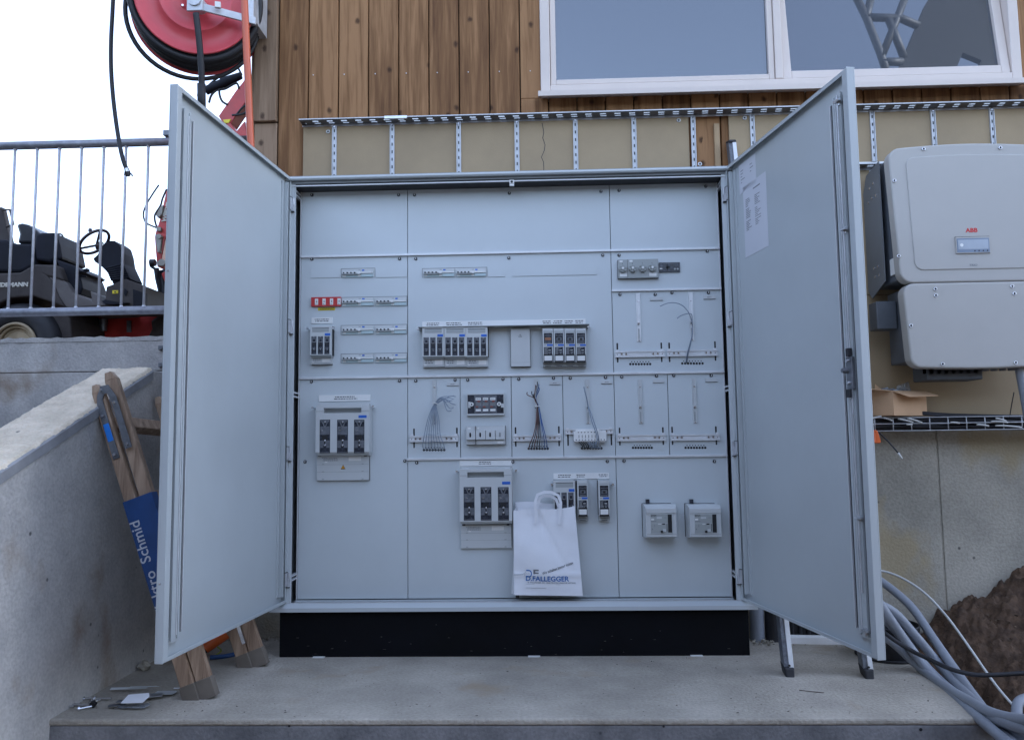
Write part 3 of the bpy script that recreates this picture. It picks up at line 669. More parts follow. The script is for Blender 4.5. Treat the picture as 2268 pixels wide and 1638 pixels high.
def small_switch(u0, u1, vt, vb, vl, blue=True):
    d = .05; w_ = u1-u0; m = MB().m(PLAST)
    pb(m, u0, vt, u1, vb, d, 0)
    x0, z0, x1, z1 = R_(u0, vt, u1, vb, YP-d)
    m.m(SLOT).box(x1, YP-.03, z0, x1+.0018, YP-.0002, z1+.002)
    m.m(PLAST_D); pb(m, u0+w_*.1, vt+(vb-vt)*.07, u1-w_*.1, vt+(vb-vt)*.20, d+.0008, d-.001)
    m.m(SLOT); pb(m, u0+w_*.09, vt+(vb-vt)*.055, u1-w_*.1, vt+(vb-vt)*.07, d+.001, d-.001)
    m.m(PLAST_D).hexa([(x0+.002, YP-d+.018, z0-.010), (x1-.002, YP-d+.018, z0-.010), (x1-.002, YP, z0-.010), (x0+.002, YP, z0-.010)], [(x0, YP-d, z0), (x1, YP-d, z0), (x1, YP, z0), (x0, YP, z0)])
    m.m(PLAST); lx0, lz0, lx1, lz1 = pb(m, u0+1, vb+5, u1+1, vl, .022)
    m.m(SLOT).box(lx0, YP-.004, lz0-.0018, lx1, YP-.0002, lz0); m.m(INKG).box(lx0, YP-.0225, lz0+.004, lx1, YP-.022, lz0+.0052)
    m.m(INKG); scrib(m, lx0+.008, lz0+.012, lx0+(lx1-lx0)*.5, lz1-.006, YP-.022, 2, seed=int(u0), th=.5)
    m.m(PLAST_W).box(lx0+(lx1-lx0)*.56, YP-.0226, lz0+.009, lx0+(lx1-lx0)*.92, YP-.022, lz1-.006); m.box(lx0+.006, YP-.0226, lz0+.006, lx0+.016, YP-.022, lz0+.0105)
    o = m.build('fuse_switch', None, cab, bevel=.001)
    for k in range(3): a = u0+w_*(.055+.315*k); fuse_window(o, a, vt+(vb-vt)*.35, a+w_*.245, vb-(vb-vt)*.03, d, 'small')
    if blue: b_ = MB(); pb(b_, u0+w_*.70, vt+(vb-vt)*.245, u0+w_*.96, vt+(vb-vt)*.325, d+.0012, d-.001); b_.build('blue_tag', BLUE, o)
    return o
o = small_switch(687, 733, 722, 786, 806); lab(o, 'small three pole fuse switch alone at the left edge of the covers')
stud(680, 727, o, .003); stud(738, 727, o, -.003)
for k, (a, c) in enumerate(((935.5, 983), (984, 1031.5), (1032, 1080))):
    o = small_switch(a, c, 724, 789, 812)
    lab(o, ('first', 'second', 'third')[k] + ' from the left of the three small fuse switches in a block')
    if k == 0: stud(927, 729, o, .003)
o = small_switch(1226, 1274, 1064, 1138, 1156); stud(1222, 1072, o, .003); lab(o, 'small fuse switch half hidden behind the paper bag handle')
# rail line over the block
m = MB().m(PLAST_D); x0, z0, x1, z1 = R_(930, 724, 1304, 726); m.box(x0, YP-.056, (z0+z1)/2-.0006, x1, YP-.0002, (z0+z1)/2+.0012); m.build('clear_cover_edge', None, cab)

def slim(u0, v0, u1, v1, copper=False):
    d = .052; w_ = u1-u0; h = v1-v0; m = MB().m(PLAST)
    x0, z0, x1, z1 = pb(m, u0, v0, u1, v1-h*.12, d)
    m.m(SLOT).box(x1, YP-.02, z0, x1+.0015, YP-.0002, z1); m.box(x0-.0012, YP-.02, z0, x0, YP-.0002, z1)
    m.m(PLAST_D); pb(m, u0+w_*.08, v0+h*.065, u1-w_*.08, v0+h*.09, d+.0008, d-.001)
    m.m(PLAST_D); pb(m, u0, v1-h*.12, u1+1, v1, .03)
    m.m(SLOT); pb(m, u0+w_*.15, v1-h*.055, u1-w_*.12, v1-h*.045, .0306, .03); pb(m, u0+w_*.25, v1-h*.012, u1-w_*.2, v1, .0306, .03)
    m.m(SLOT); pb(m, u0+w_*.1, v0+h*.68, u1-w_*.04, v1-h*.10, d+.002, d-.001)
    m.m(PLAST_W); pb(m, u0+w_*.16, v0+h*.72, u1-w_*.1, v1-h*.15, d+.0028, d+.001)
    m.m(INKG); pb(m, u0+w_*.12, v0+h*.43, u0+w_*.34, v0+h*.445, d+.0008, d-.001)
    o = m.build('fuse_holder', None, cab, bevel=.0008)
    fuse_window(o, u0+w_*.12, v0+h*.12, u1-w_*.1, v0+h*.40, d, 'half'); fuse_window(o, u0+w_*.12, v0+h*.49, u1-w_*.1, v0+h*.71, d, 'print')
    b_ = MB(); pb(b_, u0+w_*.40, v0+h*.415, u1-w_*.03, v0+h*.462, d+.0012, d-.001); b_.build('blue_tag', BLUE, o)
    if copper: c_ = MB(); pb(c_, u0+w_*.22, v0+h*.24, u1-w_*.2, v0+h*.31, d+.0022, d+.001); c_.build('copper_link', mat('copper', (.35, .16, .09), .4, metal=.5), o)
    return o
for k in range(4):
    o = slim(1202+24.4*k, 727, 1225+24.4*k, 811, copper=(k == 0)); lab(o, ('leftmost', 'second from left', 'second from right', 'rightmost')[k]+' of four slim fuse holders with blue tags')
stud(1303, 724, o, -.003)
o = slim(1279, 1064, 1302, 1152); lab(o, 'slim fuse holder beside the small switch behind the bag')
o = slim(1326, 1064, 1350, 1152); stud(1357, 1072, o, -.003); lab(o, 'slim fuse holder standing alone right of the paper bag')

# blank cover with triangle
m = MB().m(PLAST); x0, z0, x1, z1 = pb(m, 1131.5, 728, 1174, 811, .022); m.m(SLOT).box(x0-.002, YP-.004, z0-.003, x1+.002, YP-.0002, z0); m.box(x0-.002, YP-.012, z0, x0-.0004, YP-.0002, z1); m.box(x1+.0004, YP-.012, z0, x1+.0015, YP-.0002, z1)
m.m(PLAST_D).box(x0+.003, YP-.0224, z0+.016, x1-.003, YP-.022, z0+.017); p = at(1152, 743, Y=YP-.022); r = .007
o = m.build('blank_cover', None, cab, bevel=.001)
m = MB().m(INK); 
for a, c in (((-r, -r*.8), (r, -r*.8)), ((r, -r*.8), (0, r)), ((0, r), (-r, -r*.8)), ((0, r*.5), (0, -r*.5))):
    m.tube([(p.x+a[0], YP-.0224, p.z+a[1]), (p.x+c[0], YP-.0224, p.z+c[1])], .0005, 4, 1)
m.build('warning_triangle', None, o)

# modular breakers in slots
def opening(u0, v0, u1, v1):
    m = MB().m(SLOT); x0, z0, x1, z1 = R_(u0, v0, u1, v1); y = YP-.0006
    m.box(x0, y, z1-.0016, x1, YP-.0001, z1); m.box(x0, y, z0, x0+.0012, YP-.0001, z1); m.box(x1-.0012, y, z0, x1, YP-.0001, z1)
    m.m(PLAST).box(x0+.0012, y, z0, x1-.0012, YP-.0001, z1-.0016); m.m(PLAST_D).box(x0, y, z0-.001, x1, YP-.0001, z0)
    return m.build('breaker_slot', None, plate_of((x0+x1)/2, (z0+z1)/2))
def rcbo(u0, v0, u1, v1):
    m = MB().m(DEVICE); x0, z0, x1, z1 = pb(m, u0, v0, u1, v1, .006); w_, h = x1-x0, z1-z0; y = YP-.006
    B = lambda mm, a, c, e, f, t=.001: m.m(mm).box(x0+w_*a, y-t, z0+h*c, x0+w_*e, y, z0+h*f)
    B(PLAST, 0, .62, 1, 1, .0005); B(PLAST_D, 0, .28, .50, .40, .010); B(PLAST, 0, .40, .50, .62, .004)
    for k in range(4): B(SLOT, .03+.12*k, .42, .085+.12*k, .60, .0046); B(PLAST_W, .09+.12*k, .45, .14+.12*k, .60, .012)
    B(PLAST_W, .50, .40, .60, .62, .012); B(PLAST, .52, .30, .60, .40, .014); B(PLAST_W, .02, .06, .12, .22, .001); B(PLAST_W, .51, .06, .60, .24, .001)
    B(PLAST_W, .60, .44, 1, .58, .006); B(PLAST_D, .60, .40, 1, .44, .004); B(BLUE, .64, .74, .72, .90); B(INKG, .53, .82, .60, .87); B(DEVICE, .62, .02, 1, .38, .002)
    return m.build('circuit_breaker', None, cab)
for r_ in ((756, 594, 831, 614), (935, 593, 1079, 613), (755, 657, 902, 678), (755, 719, 902, 740), (755, 782, 902, 803)): opening(*r_)
for r_ in ((758, 595.5, 826, 613.5), (938, 594.5, 1006, 612.5), (1011, 594, 1076, 612), (758, 658.5, 827, 677), (832, 658, 900, 676.5), (758, 720.5, 827, 739.5), (832, 720, 900, 739), (758, 783.5, 827, 802.5), (832, 783, 900, 802)): rcbo(*r_)
for u0, v0, u1, v1 in ((688, 595, 755, 615), (832, 595, 902, 614), (1080, 594, 1119, 613), (1135, 591, 1322, 610)):
    m = MB().m(PAINT2); x0, z0, x1, z1 = R_(u0, v0, u1, v1); m.box(x0, YP-.0025, z0, x1, YP-.0002, z1); m.m(PLAST_D).box(x0, YP-.001, z0-.0008, x1, YP-.0002, z0); m.build('blanking_strip', None, plate_of((x0+x1)/2, (z0+z1)/2))
# red surge block
m = MB().m(RED); x0, z0, x1, z1 = pb(m, 689, 657.5, 754.5, 678, .012); rb = m.build('surge_arrester', None, cab, bevel=.0008)
for k in range(4):
    a = x0+.017+k*.0327; m = MB().m(PLAST_W); m.box(a, YP-.013, z0+.006, a+.014, YP-.012, z1-.007); m.m(INK).prism([(a+.008, YP-.0134, z1-.010), (a+.005, YP-.0134, z0+.018), (a+.0075, YP-.0134, z0+.019), (a+.006, YP-.0134, z0+.012), (a+.010, YP-.0134, z0+.022), (a+.0075, YP-.0134, z0+.022)], (0, .0003, 0)); scrib(m, a+.002, z0+.007, a+.012, z0+.012, YP-.013, 1, k); m.build('cartridge_label', None, rb)
m = MB().m(YEL); x0, z0, x1, z1 = pb(m, 704, 680.5, 742, 687.5, .0006); m.m(INK); scrib(m, x0+.003, z0+.001, x1-.003, z1-.001, YP-.0006, 3, 4, th=.4); m.build('yellow_sticker', None, plate_of(x0, z0))

# knob fuses and timer module
m = MB().m(PLAST_D); KG = mat('mid grey moulding', (.36, .38, .37), .45, var=.04)
m = MB().m(KG); x0, z0, x1, z1 = pb(m, 1369, 574, 1458, 615, .02); m.m(SLOT).box(x0-.0012, YP-.004, z0-.0015, x1+.0015, YP-.0002, z1+.0006); xs_ = at(1390, 594, Y=YP-.02).x; m.box(xs_-.0006, YP-.0205, z0, xs_+.0006, YP-.02, z1)
kb = m.build('knob_fuse_block', None, cab, bevel=.001)
for k, u in enumerate((1379.5, 1401.5, 1423.5, 1445)):
    p = at(u, 594-.6*k, Y=YP-.03); m = MB().m(KG); m.cyl((p.x, YP-.02, p.z), (p.x, YP-.032, p.z), .0165, .0155, 20)
    for j in range(6):
        t = j*math.pi/3+.3; m.cyl((p.x+.0125*math.cos(t), YP-.030, p.z+.0125*math.sin(t)), (p.x+.0125*math.cos(t), YP-.036, p.z+.0125*math.sin(t)), .0042, .0036, 8)
    m.cyl((p.x, YP-.032, p.z), (p.x, YP-.038, p.z), .009, .008, 14); m.m(PLAST_W).cyl((p.x, YP-.038, p.z), (p.x, YP-.0385, p.z), .0045, .0045, 10)
    m.m(INK).box(p.x-.008, YP-.0205, p.z-.0215, p.x+.008, YP-.02, p.z-.020); m.box(p.x-.0006, YP-.0205, p.z+.019, p.x+.0006, YP-.02, p.z+.025)
    m.build('fuse_knob', None, kb)
m = MB().m(PLAST_W)
for r_ in ((1373, 606, 1389, 612), (1438, 604, 1454, 611), (1372, 577, 1379, 580.5), (1394, 576, 1401, 580)): pb(m, *r_, .0206, .02)
m.build('name_labels', None, kb)
m = MB().m(SMOKE); x0, z0, x1, z1 = pb(m, 1459.5, 581, 1506, 602, .008); m.m(SLOT).box(x0+.034, YP-.012, z0+.010, x0+.038, YP-.008, z1-.010); m.box(x0+.030, YP-.012, (z0+z1)/2-.002, x0+.046, YP-.008, (z0+z1)/2+.002)
m.m(PLAST_W).box(x0+.003, YP-.009, z0+.012, x0+.014, YP-.008, z0+.017); m.m(INKG); scrib(m, x0+.002, z0+.018, x0+.016, z1-.004, YP-.008, 3, 2)
m.m(PLAST_D).cyl((x1-.010, YP-.008, z0+.012), (x1-.010, YP-.010, z0+.012), .0045, .004, 10); m.cyl((x1-.022, YP-.008, z0+.012), (x1-.022, YP-.010, z0+.012), .0045, .004, 10); m.m(SMOKE2).box(x0+.02, YP-.0084, z1-.006, x1-.004, YP-.008, z1-.004)
m.build('timer_module', None, cab, bevel=.0008)

# meter mounting plates
def meter(ur, vr0, vr1, lb, hb, sl, hol, mat_v=ALU, word=None):
    # vertical carrier
    x0, z0, x1, z1 = R_(ur-4.6, vr0, ur+4.6, vr1); par = plate_of((x0+x1)/2, (z0+z1)/2)
    m = MB().m(mat_v); m.box(x0, YP-.006, z0, x0+.0035, YP-.0002, z1); m.box(x1-.0035, YP-.006, z0, x1, YP-.0002, z1); m.box(x0+.0035, YP-.003, z0, x1-.0035, YP-.0002, z1)
    xm = (x0+x1)/2; h = z1-z0
    m.m(PLAST_D).box(xm-.0028, YP-.0033, z0+h*.04, xm+.0028, YP-.003, z0+h*.26)
    m.m(CHROME).cyl((xm, YP-.003, z0+h*.83), (xm, YP-.005, z0+h*.83), .0035, .003, 10); m.cyl((xm, YP-.003, z0+h*.02), (xm, YP-.005, z0+h*.02), .003, .003, 10)
    m.m(mat_v).box(xm-.0045, YP-.008, z0+h*.345, xm+.0045, YP-.003, z0+h*.41); m.m(SLOT).box(xm-.0045, YP-.0084, z0+h*.34, xm-.002, YP-.003, z0+h*.36); m.m(CHROME).cyl((xm, YP-.008, z0+h*.375), (xm, YP-.012, z0+h*.375), .004, .0035, 10)
    m.build('carrier_rail', None, par)
    m = MB().m(PLAST); a = pb(m, *lb, .005)
    if word: m.m(INKG); w_ = a[2]-a[0]; scrib(m, a[0]+w_*.3, a[1]+.004, a[2]-w_*.3, a[3]-.004, YP-.005, 1, 1, th=.6)
    m.m(SMOKE2).box(a[0], YP-.003, a[1]-.0014, a[2], YP-.0002, a[1]); m.build('name_plate', None, par)
    # slots, bar
    hx0, hz0, hx1, hz1 = R_(*hb)
    for us, va, vb_, vc, vd in sl:
        xx = at(us, (va+vd)/2, Y=YP).x; za, zd = at(us, va, Y=YP).z, at(us, vd, Y=YP).z
        m = MB(); m.prism([(xx+.0034*math.cos(math.radians(a_)), YP-.0005, (za if a_ < 181 else zd)+.0034*math.sin(math.radians(a_))) for a_ in list(range(0, 181, 30))+list(range(180, 361, 30))[1:]+[]], (0, .0004, 0)); m.build('slot', SLOT, par)
    m = MB().m(SLOT)
    if hol:
        ua, ub, vh = hol; n = 8
        for k in range(n):
            p = at(ua+(ub-ua)*k/(n-1), vh, Y=YP); m.cyl((p.x, YP-.0005, p.z), (p.x, YP-.0001, p.z), .0052, .0052, 12)
            if k < n-1: q = at(ua+(ub-ua)*(k+.5)/(n-1), vh-5, Y=YP); m.cyl((q.x, YP-.0005, q.z), (q.x, YP-.0001, q.z), .0026, .0026, 8)
    m.build('cable_holes', None, par)
    zc = (hz0+hz1)/2; hh = (hz1-hz0)/2; m = MB().m(ALU)
    m.box(hx0, YP-.012, zc+hh*.55, hx1, YP-.004, zc+hh); m.box(hx0, YP-.012, zc-hh, hx1, YP-.004, zc-hh*.1); m.box(hx0, YP-.008, zc-hh*.1, hx1, YP-.004, zc+hh*.55)
    for f in (.045, .955): xx = hx0+(hx1-hx0)*f; m.m(SLOT).cyl((xx, YP-.012, zc-hh*.1), (xx, YP-.0125, zc-hh*.1), .002, .002, 8); m.m(ALU).box(xx-.006, YP-.006, zc+hh, xx+.006, YP-.0005, zc+hh*1.5)
    for f in (.13, .22, .77, .86):
        xx = hx0+(hx1-hx0)*f; m.m(CHROME).cyl((xx, YP-.009, zc+hh*.1), (xx, YP-.016, zc), .0048, .004, 8); m.m(SLOT).box(xx-.003, YP-.0168, zc-.0006, xx+.003, YP-.016, zc+.0006)
    m.m(GALV).box(hx0+(hx1-hx0)*.10, YP-.0095, zc-hh*.5, hx0+(hx1-hx0)*.25, YP-.008, zc+hh*.4); m.box(hx0+(hx1-hx0)*.74, YP-.0095, zc-hh*.5, hx0+(hx1-hx0)*.89, YP-.008, zc+hh*.4)
    m.build('mounting_bar', None, par); return par
meter(1414, 649, 756, (1440, 657.5, 1468, 664.5), (1362, 777, 1471, 791), [(1367.5, 761, 0, 0, 801), (1465, 760, 0, 0, 800)], (1396, 1440, 806))
mp2 = meter(1531, 647, 754, (1558, 654.5, 1585, 661.5), (1477, 775, 1588, 789), [(1482.5, 760, 0, 0, 800), (1584, 757, 0, 0, 797)], (1511, 1556, 804.5), word=1)
mc1 = meter(962.5, 841, 939, (990, 847, 1015.5, 853.5), (908, 964, 1015, 978), [(917, 950, 0, 0, 990), (1012, 948, 0, 0, 988)], (939, 984, 996), mat_v=PLAST, word=1)
mc3 = meter(1187.5, 839, 937, (1217, 844.5, 1241, 851), (1137, 963, 1243, 976), [(1142, 947, 0, 0, 987), (1238, 945, 0, 0, 986)], (1171, 1213, 993), mat_v=PLAST, word=1)
mc4 = meter(1302, 840, 938, (1332, 842.5, 1356, 849), (1252, 949, 1357, 961), [(1258, 962, 0, 0, 985), (1354, 960, 0, 0, 984)], (1289, 1332, 992), mat_v=PLAST, word=1)
meter(1418, 840, 937, (1446.5, 839.5, 1471.5, 846.5), (1367, 962, 1474, 976), [(1372.5, 948, 0, 0, 984), (1468.5, 947, 0, 0, 983)], (1402, 1443.5, 991), mat_v=PLAST)
meter(1538, 839, 937, (1562, 837.5, 1589, 845), (1485, 961, 1593, 975), [(1489, 946, 0, 0, 983), (1586, 945, 0, 0, 983)], (1518.5, 1562, 991), mat_v=PLAST)

# clear fuse box
m = MB().m(PLAST); x0, z0, x1, z1 = pb(m, 1034, 870.5, 1117, 919, .02); w_, h = x1-x0, z1-z0; y = YP-.02
m.m(SMOKE).box(x0+.003, y-.0006, z0+.007, x1-.003, y, z1-.006)
m.m(SMOKE2).box(x0+w_*.2, y-.001, z0+h*.10, x1-w_*.2, y-.0006, z1-h*.1)
FB = m.build('clear_fuse_box', None, cab, bevel=.001)
for k in range(3):
    a = x0+w_*(.235+.195*k); m = MB().m(PLAST_W); m.box(a, y-.003, z0+h*.68, a+w_*.14, y-.001, z0+h*.80); m.box(a, y-.003, z0+h*.18, a+w_*.14, y-.001, z0+h*.28)
    m.m(mat('dull red link', (.28, .07, .05), .5)).box(a+w_*.05, y-.003, z0+h*.60, a+w_*.12, y-.001, z0+h*.66); m.box(a+w_*.0, y-.0026, z0+h*.36, a+w_*.07, y-.001, z0+h*.41)
    m.m(PLAST_D)
    for j in range(6): m.box(a+w_*(.01+.024*j), y-.002, z0+h*.43, a+w_*(.018+.024*j), y-.001, z0+h*.58)
    m.m(INKG); scrib(m, a+.002, z0+h*.70, a+w_*.13, z0+h*.78, y-.003, 1, k); m.build('fuse_terminal', None, FB)
m = MB().m(PLAST_W)
for f in (.13, .86): xx = x0+w_*f; m.m(PLAST_W).cyl((xx, y, (z0+z1)/2), (xx, y-.007, (z0+z1)/2), .0095, .0085, 8); m.m(SLOT).cyl((xx, y-.007, (z0+z1)/2), (xx, y-.0074, (z0+z1)/2), .0035, .0035, 8)
m.m(PLAST).box(x0+w_*.035, y-.0012, z0+h*.34, x0+w_*.10, y-.0006, z0+h*.62); m.box(x1-w_*.09, y-.0012, z0+h*.34, x1-w_*.015, y-.0006, z0+h*.52); m.build('lid_screws', None, FB)
# socket like fuse block
m = MB().m(PLAST); x0, z0, x1, z1 = pb(m, 1033, 943, 1119, 983.5, .026); w_, h = x1-x0, z1-z0; y = YP-.026
m.m(SLOT).box(x0-.001, YP-.005, z0-.0015, x1+.0015, YP-.0002, z1+.0005)
m.m(PLAST); xd = [0, .243, .25, .497, .503, .748, .752, .985]
for a, c in ((0, .238), (.248, .494), (.503, .744), (.753, .985)): m.box(x0+w_*a+.0005, y-.012, z0+h*.26, x0+w_*c, y, z0+h*.76)
m.m(PLAST_D); m.box(x0+.002, y-.0005, z0+h*.20, x1-.002, y+.001, z0+h*.26); 
m.m(SLOT).box(x0+w_*.2395, y-.0125, z0, x0+w_*.247, y, z1)
for a in (.498, .748): m.box(x0+w_*a, y-.011, z0+h*.26, x0+w_*(a+.006), y, z0+h*.76)
sk = m.build('lever_fuse_block', None, cab, bevel=.0008)
m = MB()
for f in (.105, .36, .615, .865):
    xx = x0+w_*f; zc = z0+h*.52; M_ = SLOT if f < .8 else PLAST_D
    m.m(M_).box(xx-.0035, y-.0126, zc-.006, xx+.0035, y-.012, zc+.006); m.cyl((xx, y-.0126, zc+.006), (xx, y-.012, zc+.006), .0035, .0035, 10); m.cyl((xx, y-.0126, zc-.006), (xx, y-.012, zc-.006), .0035, .0035, 10)
m.m(PLAST_W).box(x0+.006, y-.0006, z1-.012, x0+.018, y, z1-.006); m.box(x0+w_*.27, y-.0006, z1-.012, x0+w_*.33, y, z1-.006); m.box(x0+w_*.80, y-.0006, z0+.004, x1-.008, y, z0+.011); m.m(INKG).box(x0+w_*.03, y-.0006, z0+.007, x0+w_*.20, y, z0+.0085)
m.build('lever_openings', None, sk)
# white terminal block
m = MB().m(PLAST_W); x0, z0, x1, z1 = pb(m, 1271, 954, 1343, 976.5, .03, .008); xa = x0+.008
m.box(x0+.008, YP-.026, z1, x1-.03, YP-.008, z1+.007); m.box(x0+.006, YP-.022, z0-.006, x1-.006, YP-.008, z0)
tb = m.build('terminal_block', None, mc4, bevel=.001); m = MB(); w_, h = x1-x0, z1-z0; y = YP-.03
for k in range(6): m.box(x0+w_*(.15+.1*k), y-.0005, z0+h*.32, x0+w_*(.165+.1*k), y, z0+h*.62); m.cyl((x0+w_*(.14+.1*k), y-.0005, z0+h*.88), (x0+w_*(.14+.1*k), y, z0+h*.88), .0024, .0024, 8)
for k in range(10): m.cyl((x0+w_*(.07+.096*k), y-.0005, z0+h*.14), (x0+w_*(.07+.096*k), y, z0+h*.14), .0024, .0024, 8)
m.m(INK); m.build('wire_entries', SLOT, tb)

# two moulded case breakers bottom right
def breaker(u0, v0, u1, v1, nm):
    d = .085; m = MB().m(PLAST); x0, z0, x1, z1 = R_(u0+6, v0+1, u1, v1, YP-d); w_, h = x1-x0, z1-z0; y = YP-d
    X0 = x0-.004; X1 = x1+.004
    m.box(X0, YP-.06, z0-.006, X1, YP, z1+.002)
    m.hexa([(x0, y, z0), (x1, y, z0), (X1, YP-.06, z0-.006), (X0, YP-.06, z0-.006)], [(x0, y, z1-.012), (x1, y, z1-.012), (X1, YP-.06, z1+.002), (X0, YP-.06, z1+.002)])
    m.box(x0, y-.004, z1-.030, x1, y+.004, z1-.012)
    m.m(PLAST_D).box(x0+.001, y-.0006, z0+.010, x1-.001, y, z0+.0115); m.m(PLAST).box(x0+w_*.13, y-.003, z0+.0125, x1-w_*.12, y, z1-.032)
    m.m(SLOT).box(x0-.006, YP-.002, z0-.008, X0, YP-.0002, z1+.004); m.box(X0, YP-.002, z1+.002, X1-.01, YP-.0002, z1+.004)
    o = lab(m.build('moulded_case_breaker', None, cab, bevel=.002), nm)
    f = MB().m(PLAST_D); a, c, e, g_ = x0+w_*.15, z0+.0145, x1-w_*.14, z1-.034; W_, H_ = e-a, g_-c; yy = y-.0032
    f.m(KG).box(a, yy, c, e, y-.003, g_); B = lambda mm, p, q, r, s, t=.0006: f.m(mm).box(a+W_*p, yy-t, c+H_*q, a+W_*r, yy, c+H_*s)
    B(SLOT, .80, .04, .98, .98, .0008); B(PLAST, .0, .50, .78, .52); B(SLOT, .53, .45, .66, .51, .001); B(PLAST_W, .34, .46, .48, .49, .001); B(PLAST_W, .02, .68, .16, .77, .001); B(PLAST, .28, .76, .52, .86, .0008); B(INKG, .02, .62, .26, .645)
    B(SLOT, .45, .04, .55, .14, .006); B(INKG, .17, .33, .19, .47); B(SLOT, .74, .1, .76, .5, .0008); B(PLAST, .56, .08, .70, .22, .002); B(INKG, .05, .18, .09, .25); B(INKG, .62, .8, .74, .82)
    f.build('breaker_face', None, o)
    text('EATON', .0065, (a+W_*.14, yy-.0008, c+H_*.90), (1, 0, 0), (0, 0, 1), INK, o, thick=.0002, off=.0002)
    s_ = MB().m(SMOKE); p_ = R_(u0+5, v0-13, u0+13, v0-1, YP-.01); s_.box(p_[0], YP-.02, p_[1]+.001, p_[2], YP, p_[3]); s_.m(PLAST_W).box(p_[0]-.0005, YP-.021, p_[1]-.002, p_[2]+.0005, YP, p_[1]); s_.build('release_tab', None, o, bevel=.0006)
breaker(1425, 1118, 1498, 1188, 'left of the two square moulded case breakers at the bottom right')
breaker(1522, 1118, 1597, 1188, 'right of the two square moulded case breakers at the bottom right')

# catches
for (u, v, up_) in ((1133.5, 403, 1), (1146, 1319, 0)):
    p = at(u, v, Y=-.004); m = MB().m(PLAST_W)
    if up_: m.box(p.x-.010, -.006, p.z-.008, p.x+.010, .004, p.z+.009); m.m(SLOT).cyl((p.x, -.007, p.z), (p.x, -.004, p.z), .0055, .0055, 14); m.m(PLAST_W).box(p.x-.010, -.006, p.z-.017, p.x+.010, .004, p.z-.010)
    else: m.box(p.x-.010, -.012, p.z+.004, p.x+.010, .004, p.z+.014); m.m(SLOT).box(p.x-.007, -.010, p.z-.008, p.x+.007, .004, p.z+.004)
    m.build('door_catch', None, cab, bevel=.001)

# cables on the plates (fixed by ties)
def bundle(parent, lines, r=.0017):
    m = MB()
    for mt, pts in lines: m.m(mt).tube([at(u, v, Y=Y) for u, v, Y in pts], r, 6, 6)
    return m.build('wire_bundle', None, parent)
L = []; ends = ((1006, 876), (1001, 885), (1008, 892), (1003, 902), (998, 907), (1002, 880), (995, 888))
for k in range(8):
    e = ends[k % 7]; hu = 939+6.4*k if k < 8 else 975
    L.append((CABLEL, [(hu, 996, YP), (hu-3+k*.3, 985, .05), (940+k*5.0, 962, .035), (947+k*3.6, 930, .04), (956+k*1.6, 905, .045), (962+k*.8, 895, .045), (975+k*1.0, 880+k*.7, .035), (e[0]-8, e[1]+1, .03), (e[0]+k*.5, e[1]+(k % 3)*2, .028)]))
wb = bundle(mc1, L); lab(wb, 'grey wires fanning up to a tie and bending right')
p = at(965, 893, Y=.04); m = MB(); m.torus(p, (.4, .1, 1), .010, .0018, 14, 6); m.build('cable_tie', PLAST_W, wb)
L = []
cols = [CABLEBR, CABLEB, CABLEBR, CABLEB, CABLEB, CABLEL, CABLEBL, CABLEBL]
tips = ((1168, 868), (1178, 866), (1186, 852), (1182, 872), (1190, 845), (1189, 862), (1194, 858), (1193, 850))
for k in range(8):
    hu = 1171+5.9*k; e = tips[k]
    L.append((cols[k], [(hu, 993, YP), (hu+3-(k*.6), 982, .05), (1182+k*3.6, 962, .035), (1188+k*1.7, 932, .038), (1189+k*.9, 908, .045), (1190+k*.3, 897, .045), (1187-(k < 4)*3, 882, .042), (e[0], e[1]+6, .036), e+(.034,)]))
wb = bundle(mc3, L, .0019); lab(wb, 'brown, black and blue wires tied in the middle')
p = at(1191, 900, Y=.045); m = MB(); m.torus(p, (0, .1, 1), .010, .0018, 14, 6); m.build('cable_tie', PLAST_W, wb)
L = [(CABLEL, [(1318, 992, YP), (1326, 985, .04), (1325, 965, .03), (1316, 935, .035), (1308, 912, .05), (1303, 900, .055), (1300, 885, .045), (1297, 872, .04), (1293, 856, .035)]),
     (CABLEL, [(1314, 992, YP), (1320, 985, .04), (1322, 966, .03), (1312, 936, .035), (1305, 912, .05), (1302, 897, .055), (1299, 880, .045), (1295, 865, .04)])]
for k in range(8): L.append(((CABLEB if k < 4 else CABLEL), [(1282+k*5.0, 978, .06), (1288+k*4.6, 984, .052), (1290+k*4.5, 990, .062), (1289+k*6, 992, YP)]))
wb = bundle(mc4, L, .0022)
L = [(CABLEL, [(1519, 804, YP), (1522, 785, .05), (1527, 765, .04), (1532, 745, .04), (1534, 722, .05), (1530, 705, .04), (1524, 690, .03), (1512, 677, .025), (1498, 671, .02), (1480, 671, .02), (1462, 678, .015)]),
     (CABLEL, [(1521, 803, YP), (1524, 785, .05), (1530, 760, .04), (1534, 735, .05), (1533, 712, .045), (1532, 697, .035), (1524, 694, .03), (1508, 699, .025), (1500, 705, .02)])]
wb = bundle(mp2, L, .0019); lab(wb, 'two grey wires arching left from the upper right plate')

